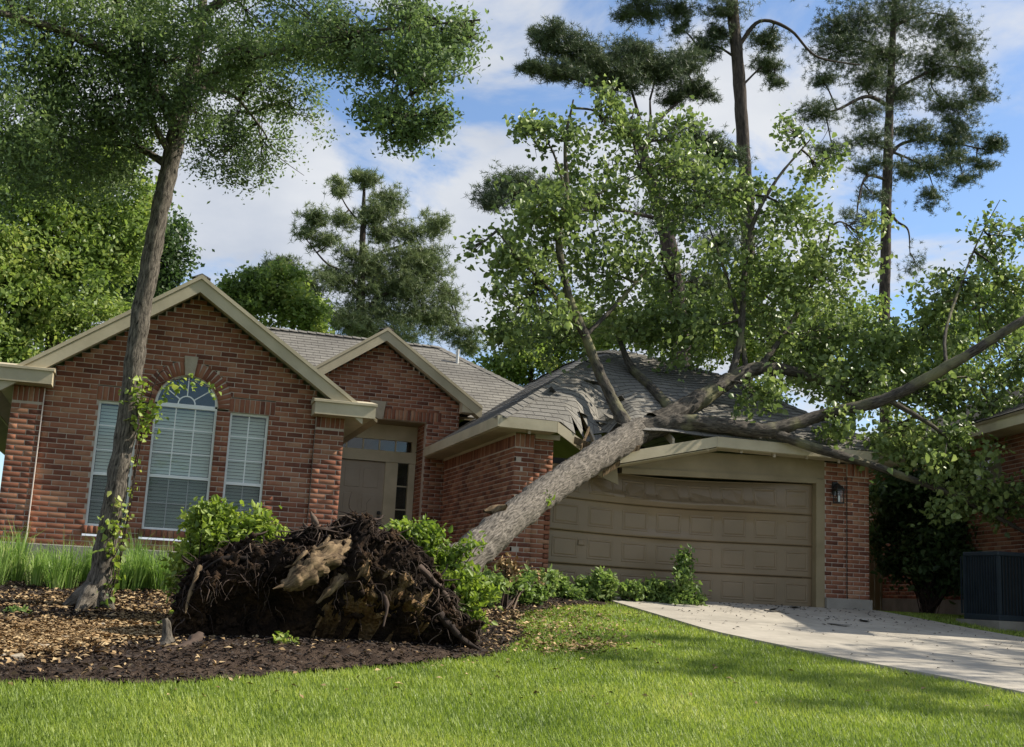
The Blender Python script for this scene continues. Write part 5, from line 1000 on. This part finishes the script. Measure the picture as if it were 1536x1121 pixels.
shrub('shrub', 'leafy green shrub between the upturned roots and the fallen trunk', 'shrub', [(640, 880, 12.0, 40, 35, 1.2), (610, 820, 12.0, 36, 24, 1), (640, 800, 12.0, 26, 16, .6), (640, 835, 12.0, 38, 28, 1), (680, 860, 11.9, 34, 28, 1), (690, 900, 11.8, 30, 26, .9), (590, 810, 12.0, 20, 16, .4)], 'leaf_shrub', .068, 1.5)
shrub('seedling', 'tiny light green seedling in the mulch before the upturned roots', 'plant', [(420, 978, 10.35, 10, 9, .22)], 'leaf_shrub', .06)
shrub('seedling', 'little green sprout at the left lawn edge beside the tree flare', 'plant', [(25, 935, 12.4, 12, 9, .22)], 'leaf_ground', .06)
shrub('hedge_shrub', 'big dark leafy shrub in the gap beside the garage pier', 'shrub', [(1390, 820, 18.8, 50, 50, 1.8), (1350, 740, 19.2, 40, 45, 1.5), (1410, 740, 19, 50, 45, 1.8), (1450, 790, 18.8, 35, 55, 1.4), (1340, 680, 19.5, 30, 30, .8), (1340, 800, 19.4, 24, 30, .6), (1420, 860, 18.7, 40, 22, .8), (1470, 740, 19, 30, 40, .8)], 'leaf_dark', .12, 2.6)
gl = 'low leafy ground cover plant growing along the garage front bed'
for k, (x, y, Y, rx, ry, wt) in enumerate([(735, 885, 14.6, 20, 22, .5), (762, 880, 15.2, 20, 20, .5), (790, 893, 15.6, 18, 14, .4), (818, 885, 16.4, 18, 18, .45), (850, 890, 16.6, 18, 15, .45), (880, 880, 16.9, 16, 20, .45), (908, 890, 16.8, 18, 16, .45), (940, 895, 16.8, 16, 14, .4), (968, 890, 16.9, 14, 15, .35)]):
    lb_ = {0: 'ground cover plant growing right under the fallen trunk beside the green shrub', 3: 'ground cover plant at the brick edge left of the garage door', 8: 'ground cover plant just left of the taller weedy bush'}.get(k, gl)
    shrub('ground_cover_plant', lb_, 'plant', [(x, y, Y, rx, ry, wt * 1.3)], 'leaf_ground', .075, 1.5, 'ground cover along the garage')
shrub('volunteer_shrub', 'taller weedy green bush standing against the garage door', 'shrub', [(1015, 885, 16.85, 30, 26, .9), (1020, 860, 16.9, 18, 18, .4), (1040, 895, 16.8, 22, 16, .5), (990, 895, 16.85, 18, 16, .4)], 'leaf_ground', .075, 1.1)
shrub('dry_plant', 'withered brown leaved plant below the fallen trunk', 'plant', [(760, 850, 14.8, 12, 14, .25), (800, 862, 15.6, 8, 12, .12)], 'litter', .07)
def liriope(x, y, n, h):
    t = thing('border_plant', 'strappy light green border plant in the row along the brick foundation', 'plant', 'border plants along the foundation'); b = np.array([x, y, bed_z(x, y)])
    a = rng.uniform(0, 2 * math.pi, n); r = rng.uniform(0, .11, n); ln = h * rng.uniform(.6, 1.15, n); le = rng.uniform(.05, .85, n) ** 1.2; o = np.stack([np.cos(a), np.sin(a), 0 * a], -1); sd = np.stack([-np.sin(a), np.cos(a), 0 * a], -1) * .0045; ln = ln * rng.uniform(.55, 1.1, n)
    p0 = b + o * r[:, None]; p1 = p0 + o * (le * ln * .35)[:, None] + np.array([0, 0, 1]) * (ln * .62)[:, None]; p2 = p0 + o * (le * ln)[:, None] + np.array([0, 0, 1]) * (ln * (1 - .45 * le))[:, None]
    V = np.stack([p0 - sd, p0 + sd, p1 + sd, p1 - sd, p2], 1).reshape(-1, 3); i = np.arange(n)[:, None] * 5
    me = bpy.data.meshes.new('blades'); me.from_pydata(V.tolist(), [], (np.concatenate([i + [0, 1, 2, 3]], 1)).tolist() + (i + [3, 2, 4]).tolist()); me.materials.append(M['liriope']); link(bpy.data.objects.new('blades', me), t)
for X_ in np.arange(-3.0, 1.65, .31):
    for Yr in (15.7, 15.2, 14.75):
        if rng.random() < .93: liriope(X_ * Yr / 16.6 + rng.normal() * .08, Yr + rng.normal() * .10, int(rng.uniform(90, 180)), rng.uniform(.45, .74))

# ------------------------------------------------------------------ neighbouring house, fence and condenser
nh = thing('neighbour_house', 'dark roofed brick house next door beyond the garage', 'house')
nd = np.array([math.sin(math.radians(12.5)), math.cos(math.radians(12.5)), 0]); nn = np.array([-nd[1], nd[0], 0]); n0 = P(1490, 760, 17.5); n0[2] = 0
NZ = P(1490, 655, 17.5)[2] - .05
def npix(x, y):                                       # pixel -> (t, z) on that wall
    d = CR * (x - 768) / FPX - CU * (y - 560.5) / FPX + CF; k = (n0 @ nn) / (d @ nn); p = d * k; return (p - n0) @ nd, p[2]
wt0, wt1 = npix(1502, 700)[0], npix(1425, 700)[0]; wz0, wz1 = npix(1495, 752)[1], npix(1495, 676)[1]
lay(n0, -nd, nn, .3, NZ, lambda z: minus((-11, 4), [(-wt1, -wt0)] if wz0 < z < wz1 else []), parent=nh, depth=.2)
make_bricks(bricks, nh, 200); bricks.clear()
def nbox(name, mat, t0, t1, o0, o1, z0, z1, parent=nh):
    c = n0 + nd * (t0 + t1) / 2 + nn * (o0 + o1) / 2; c[2] = (z0 + z1) / 2; return MB().obox(c, nd * (t1 - t0) / 2, nn * (o1 - o0) / 2, (0, 0, (z1 - z0) / 2)).build(name, mat, parent)
nbox('foundation', M['concrete'], -4, 11, -.2, .02, -.4, .3)
wn = nbox('window', M['white'], wt0, wt0 + .05, -.1, -.04, wz0, wz1); nbox('mullion', M['white'], (wt0 + wt1) / 2 - .025, (wt0 + wt1) / 2 + .025, -.1, -.04, wz0, wz1, wn); nbox('mullion', M['white'], wt1 - .05, wt1, -.1, -.04, wz0, wz1, wn)
nbox('pane', M['glass'], wt0 + .05, (wt0 + wt1) / 2 - .03, -.08, -.075, wz0, wz1, wn); nbox('pane', M['glass'], (wt0 + wt1) / 2 + .03, wt1 - .05, -.08, -.075, wz0, wz1, wn); nbox('room_backing', M['room'], wt0 - .1, wt1 + .1, -.6, -.58, wz0 - .1, wz1 + .1, wn)
nbox('fascia_board', M['trim'], -4.5, 11.5, .50, .53, NZ - .03, NZ + .18); nbox('soffit', M['trim'], -4.5, 11.5, -.02, .50, NZ - .02, NZ)
e0 = n0 + nn * .55 - nd * 4.5; e1 = n0 + nn * .55 + nd * 11.5; e0[2] = e1[2] = NZ + .19; up_ = -nn * 5.5 + np.array([0, 0, 2.6])
rf = MB().prism([e0 - [0, 0, .06], e1 - [0, 0, .06], e1 + up_ - nd * 5 - [0, 0, .06], e0 + up_ + nd * 2 - [0, 0, .06]], (0, 0, .05)).build('roof', M['trimdark'], nh); roof_plane([e1, e0, e0 + up_ + nd * 2, e1 + up_ - nd * 5], M['shingle2'], rf)
MB().prism([n0 - nn * .25 - nd * 3.9 + [0, 0, -.2], n0 - nn * .25 + nd * 10.9 + [0, 0, -.2], n0 - nn * 6 + nd * 10.9 + [0, 0, -.2], n0 - nn * 6 - nd * 3.9 + [0, 0, -.2]], (0, 0, NZ)).build('wall', M['mortar'], nh)
fn = thing('wooden_fence', 'dark weathered wooden fence in the shaded side yard', 'fence'); y0 = 22.4
for k, x in enumerate(np.arange(GX1 + .15, 17.2, .155)): MB().box(x, x + .14, y0 + .004 * (k % 3), y0 + .02 + .004 * (k % 3), -.05, 1.85 + .02 * math.sin(k * 2.1)).build('picket', M['trimdark'], fn)
for z in (.35, 1.5): MB().box(GX1 + .1, 17.3, y0 + .03, y0 + .075, z, z + .09).build('rail', M['trimdark'], fn)
ac = thing('condenser_unit', 'dark louvred air conditioning condenser beside the neighbouring wall', 'condenser'); a0 = P(1474, 930, 15.5); ax_, ay_, az_ = a0[0] + .32, a0[1], a0[2]; wA = .85; hA = 1.08
MB().box(ax_ + .03, ax_ + wA - .03, ay_ + .03, ay_ + wA - .03, az_ + .08, az_ + hA - .06).build('coil', M['black'], ac)
MB().box(ax_, ax_ + wA, ay_, ay_ + wA, az_ + hA - .07, az_ + hA).build('lid', M['acmetal'], ac, bevel=.012); MB().box(ax_, ax_ + wA, ay_, ay_ + wA, az_, az_ + .09).build('base_pan', M['acmetal'], ac, bevel=.01)
for dx, dy in ((0, 0), (wA - .05, 0), (0, wA - .05), (wA - .05, wA - .05)): MB().box(ax_ + dx, ax_ + dx + .05, ay_ + dy, ay_ + dy + .05, az_ + .09, az_ + hA - .07).build('corner_post', M['acmetal'], ac)
for k in range(14):
    q = .085 + k * .063; MB().box(ax_ + q, ax_ + q + .012, ay_ + .004, ay_ + .03, az_ + .09, az_ + hA - .07).build('louver', M['acmetal'], ac); MB().box(ax_ + .004, ax_ + .03, ay_ + q, ay_ + q + .012, az_ + .09, az_ + hA - .07).build('louver', M['acmetal'], ac)
MB().box(ax_ - .08, ax_ + wA + .08, ay_ - .08, ay_ + wA + .08, az_ - .2, az_ - .001).build('pad', M['concrete'], ac)

# tree across the drive, outside the picture, whose shade falls over the lawn
def street_tree():
    t = thing('street_tree', 'leafy tree right of the driveway shading the front lawn', 'tree'); b = np.array([20.5, 9.0, float(G(0, 9.0)) - .1]); tb = Tubes(); cur = [tb.add([b, b + [.1, .1, 3], b + [-.3, .3, 6.5]], [.26, .2, .1], 12, 6, .1, 2)]; tb.build('trunk', M['bark_oak'], t); LL = []; tw = Tubes()
    for k in range(20):
        c = np.array([19.4, 9.4, 8.3]) + rng.normal(size=3) * np.array([2.2, 1.2, .8]); e, L = clump_pts(c, (.9, .9, .6), 55, 8, .1, .3); LL.append(L); grow(tw, cur, c, e, .04, 6)
    tag(tw.build('limbs', M['bark_oak'], t), None, None, None, 'stuff'); V, F = leaf_mesh(np.vstack(LL), .12, .5, 'diamond', .1, .6); obj_np('crown', V, F, M['leaf_bg'], t)
street_tree()

# ------------------------------------------------------------------ grass, litter, chips
def grass():
    n = 900000; X = rng.uniform(-5, 10.5, n); Yg = rng.uniform(5.2, 17.2, n); pts = np.stack([X, Yg], -1)
    keep = rng.random(n) < np.clip((7.0 / Yg) ** 1.3, 0, 1); px, py, z = PX(np.column_stack([pts, G(X, Yg)])); keep &= (px > -180) & (px < 1700) & (py < 1250); keep &= X < xl(Yg) + .02 + rng.normal(size=n) * .025
    pts = pts[keep]; ins = in_poly(pts, BED); d = d_poly(pts, BED); pts = pts[~ins | (d < .07 * rng.random(len(pts)))]; pc = gpix(850, 945); bare = np.exp(-(((pts[:, 0] - pc[0]) / 1.3) ** 2 + ((pts[:, 1] - pc[1]) / 1.6) ** 2)); pts = pts[rng.random(len(pts)) > bare * .6]
    # right verge beyond the driveway
    m = 60000; X2 = rng.uniform(11.5, 18, m); Y2 = rng.uniform(10, 22, m); k2 = (X2 > xr(Y2) + .02) & ((Y2 < 17.2) | (X2 > 12)); pts = np.vstack([pts, np.stack([X2, Y2], -1)[k2]])
    # thin grass creeping into the bed beside the drive
    m = 9000; q = np.stack([rng.uniform(3.0, 7, m), rng.uniform(11.2, 16.8, m)], -1); q = q[in_poly(q, BED) & (vnoise(np.column_stack([q, q[:, 0] * 0]), 1.1, 3, 9) > .02)]; pts = np.vstack([pts, q])
    n = len(pts); h = rng.uniform(.014, .046, n) * (1 + .35 * vnoise(np.column_stack([np.round(pts * 4) / 4, np.zeros(n)]), .8, 2, 3.1) if n < 20000 else 1.0); a = rng.uniform(0, 6.283, n); le = rng.uniform(.1, 1.5, n); o = np.stack([np.cos(a), np.sin(a)], -1)
    wd = .0045 * (pts[:, 1] / 7.0) ** .7; base = np.column_stack([pts, G(pts[:, 0], pts[:, 1]) - .012]); sd = np.column_stack([-o[:, 1] * wd, o[:, 0] * wd, np.zeros(n)])
    tip = base + np.column_stack([o * (le * h)[:, None], h + .012]); V = np.stack([base - sd, base + sd, tip], 1).reshape(-1, 3); ob = obj_np('lawn_grass', V, np.arange(n * 3).reshape(-1, 3), M['blade']); tag(ob, 'short green lawn grass blades covering the front garden', 'grass', None, 'stuff')
grass()
def flakes(name, label, cat, pts, size, mat, asp=.5, lift=.01, tilt=.35):
    n = len(pts); z = G(pts[:, 0], pts[:, 1]); ins = in_poly(pts, BED); z = z.copy(); z[ins] += bed_h(pts[ins]) + .006; C = np.column_stack([pts, z + lift]); a = rng.uniform(0, 6.283, n); s = size * rng.uniform(.5, 1.5, n)[:, None]
    nr = rng.normal(size=(n, 3)) * tilt + np.array([0, 0, 1]); nr /= np.linalg.norm(nr, axis=1)[:, None]; d = np.stack([np.cos(a), np.sin(a), 0 * a], -1); d -= nr * (d * nr).sum(1)[:, None]; q = np.cross(nr, d) * asp
    V = np.stack([C - d * s * .5, C + q * s * .5 + nr * s * .12, C + d * s * .5, C - q * s * .5 + nr * s * .12], 1).reshape(-1, 3); o = obj_np(name, V, np.arange(4 * n).reshape(n, 4), mat); tag(o, label, cat, None, 'stuff'); return o
def cover():
    n = 60000; q = np.stack([rng.uniform(-4, 6.5, n), rng.uniform(8.6, 17.2, n)], -1); q = q[in_poly(q, BED)]; flakes('mulch_chips', 'dark shredded bark mulch chips spread over the planting bed', 'mulch', q[:42000], .05, M['chip'], .35, .012, .5)
    L = []
    for (x, y, sx, sy, k) in ((90, 960, 90, 12, 3600), (30, 975, 60, 14, 2800), (180, 945, 60, 10, 900), (240, 930, 40, 12, 500), (120, 905, 80, 10, 900), (830, 950, 70, 12, 260), (780, 965, 60, 10, 200), (860, 925, 60, 8, 200), (740, 925, 40, 14, 600), (250, 890, 20, 14, 400), (60, 962, 110, 14, 2600), (850, 945, 60, 16, 300), (800, 925, 50, 10, 260), (600, 1040, 420, 40, 160), (110, 912, 90, 6, 900), (870, 972, 40, 5, 400), (480, 990, 180, 8, 120), (200, 1005, 150, 10, 90)):
        for a, b in zip(rng.normal(x, sx, k), rng.normal(y, sy, k)):
            p = gpix(a, b)
            if 8.5 < p[1] < 16.9: L.append(p[:2])
    flakes('leaf_litter', 'dry tan fallen leaves lying on the mulch and bed edges', 'leaves', np.array(L), .055, M['litter'], .5, .02, .4)
    n = 420; Yd = 17.3 - rng.exponential(2.2, n); Yd = Yd[Yd > 7]; Xd = xl(Yd) + rng.uniform(.05, .98, len(Yd)) * (xr(Yd) - xl(Yd)); o = flakes('driveway_debris', 'dark twigs and leaf bits scattered on the driveway', 'debris', np.stack([Xd, Yd], -1), .05, M['chip'], .4, .045, .3)
cover()

# ------------------------------------------------------------------ wreckage of the roof
def wreckage():
    base = MB().add([(-.15, -.06, 0), (.15, -.06, .004), (.15, .06, .01), (-.15, .06, .0), (-.15, -.06, .006), (.15, -.06, .010), (.15, .06, .016), (-.15, .06, .006)], [(0, 3, 2, 1), (4, 5, 6, 7), (0, 1, 5, 4), (1, 2, 6, 5), (2, 3, 7, 6), (3, 0, 4, 7)])
    first = None
    for k in range(16):
        if k < 9:
            x = 6.75 + rng.normal() * .40; y = YF + rng.uniform(-.25, 1.3); x += .55 * (y - YF); z = float(crush((x, y, HE + (y - HY) * HS))[2]) + .05; lab = 'torn loose shingle lying on the crushed roof beside the fallen trunk'; grp = 'loose shingles on the roof'; rx, ry = rng.normal() * .2 + .58, rng.normal() * .15
        else:
            x = rng.uniform(7.2, 10.4); y = 17.2 - rng.exponential(.9); z = float(G(0, y)) + .045; lab = 'torn shingle fallen onto the driveway below the garage'; grp = 'fallen shingles on the driveway'; rx, ry = rng.normal() * .08, rng.normal() * .06
        if first is None: ob = base.build('loose_shingle', M['shingle']); first = ob
        else: ob = bpy.data.objects.new('loose_shingle', first.data); link(ob)
        ob.location = (x, y, z); ob.rotation_euler = (rx, ry, rng.uniform(0, 6.28)); tag(ob, lab, 'shingle', grp)
    for (a, b, w_) in (((905, 672, 16.75), (928, 640, 17.1), .05), ((872, 668, 16.9), (884, 640, 17.3), .05), ((930, 690, 16.95), (905, 706, 16.9), .06), ((862, 655, 16.95), (893, 668, 16.95), .07), ((915, 678, 16.85), (960, 668, 16.9), .05)):
        MB().beam(P(*a), P(*b), w_ * 1.6, .022, (0, -.25, .97)).build('splintered_board', M['rootwood'], house)
wreckage()

# ------------------------------------------------------------------ flat stones along the sunny left edge of the bed
def stones():
    for k, (x, y, r) in enumerate([(148, 946, .13), (182, 958, .11), (212, 947, .12), (60, 984, .16), (18, 998, .17), (96, 972, .13), (242, 944, .10), (30, 968, .13), (130, 968, .10), (72, 958, .11), (-30, 985, .16), (255, 930, .09)]):
        r *= .72; p = gpix(x, y); p[2] = bed_z(p[0], p[1]) - .01; n = 9; V = []; a = np.sort(rng.uniform(0, 6.283, n)); a = np.linspace(0, 6.283, n, endpoint=False) + rng.normal(size=n) * .15; rr = r * rng.uniform(.7, 1.1, n); h = r * rng.uniform(.22, .35)
        low = [(rr[i] * math.cos(a[i]), rr[i] * .75 * math.sin(a[i]), -.02) for i in range(n)]; mid = [(q[0] * .97, q[1] * .97, h * .7) for q in low]; top = [(q[0] * .72, q[1] * .72, h + rng.normal() * .006) for q in low]
        m = MB().add(low + mid + top, [(i, (i + 1) % n, n + (i + 1) % n, n + i) for i in range(n)] + [(n + i, n + (i + 1) % n, 2 * n + (i + 1) % n, 2 * n + i) for i in range(n)] + [tuple(range(2 * n, 3 * n))]); o = m.build('flat_stone', M['stone'], None); o.location = p; o.rotation_euler = (rng.normal() * .1, rng.normal() * .1, rng.uniform(0, 6))
        tag(o, 'flat tan stone lying in the leaf litter beside the leaning tree', 'stone', 'flat stones in the bed')
stones()
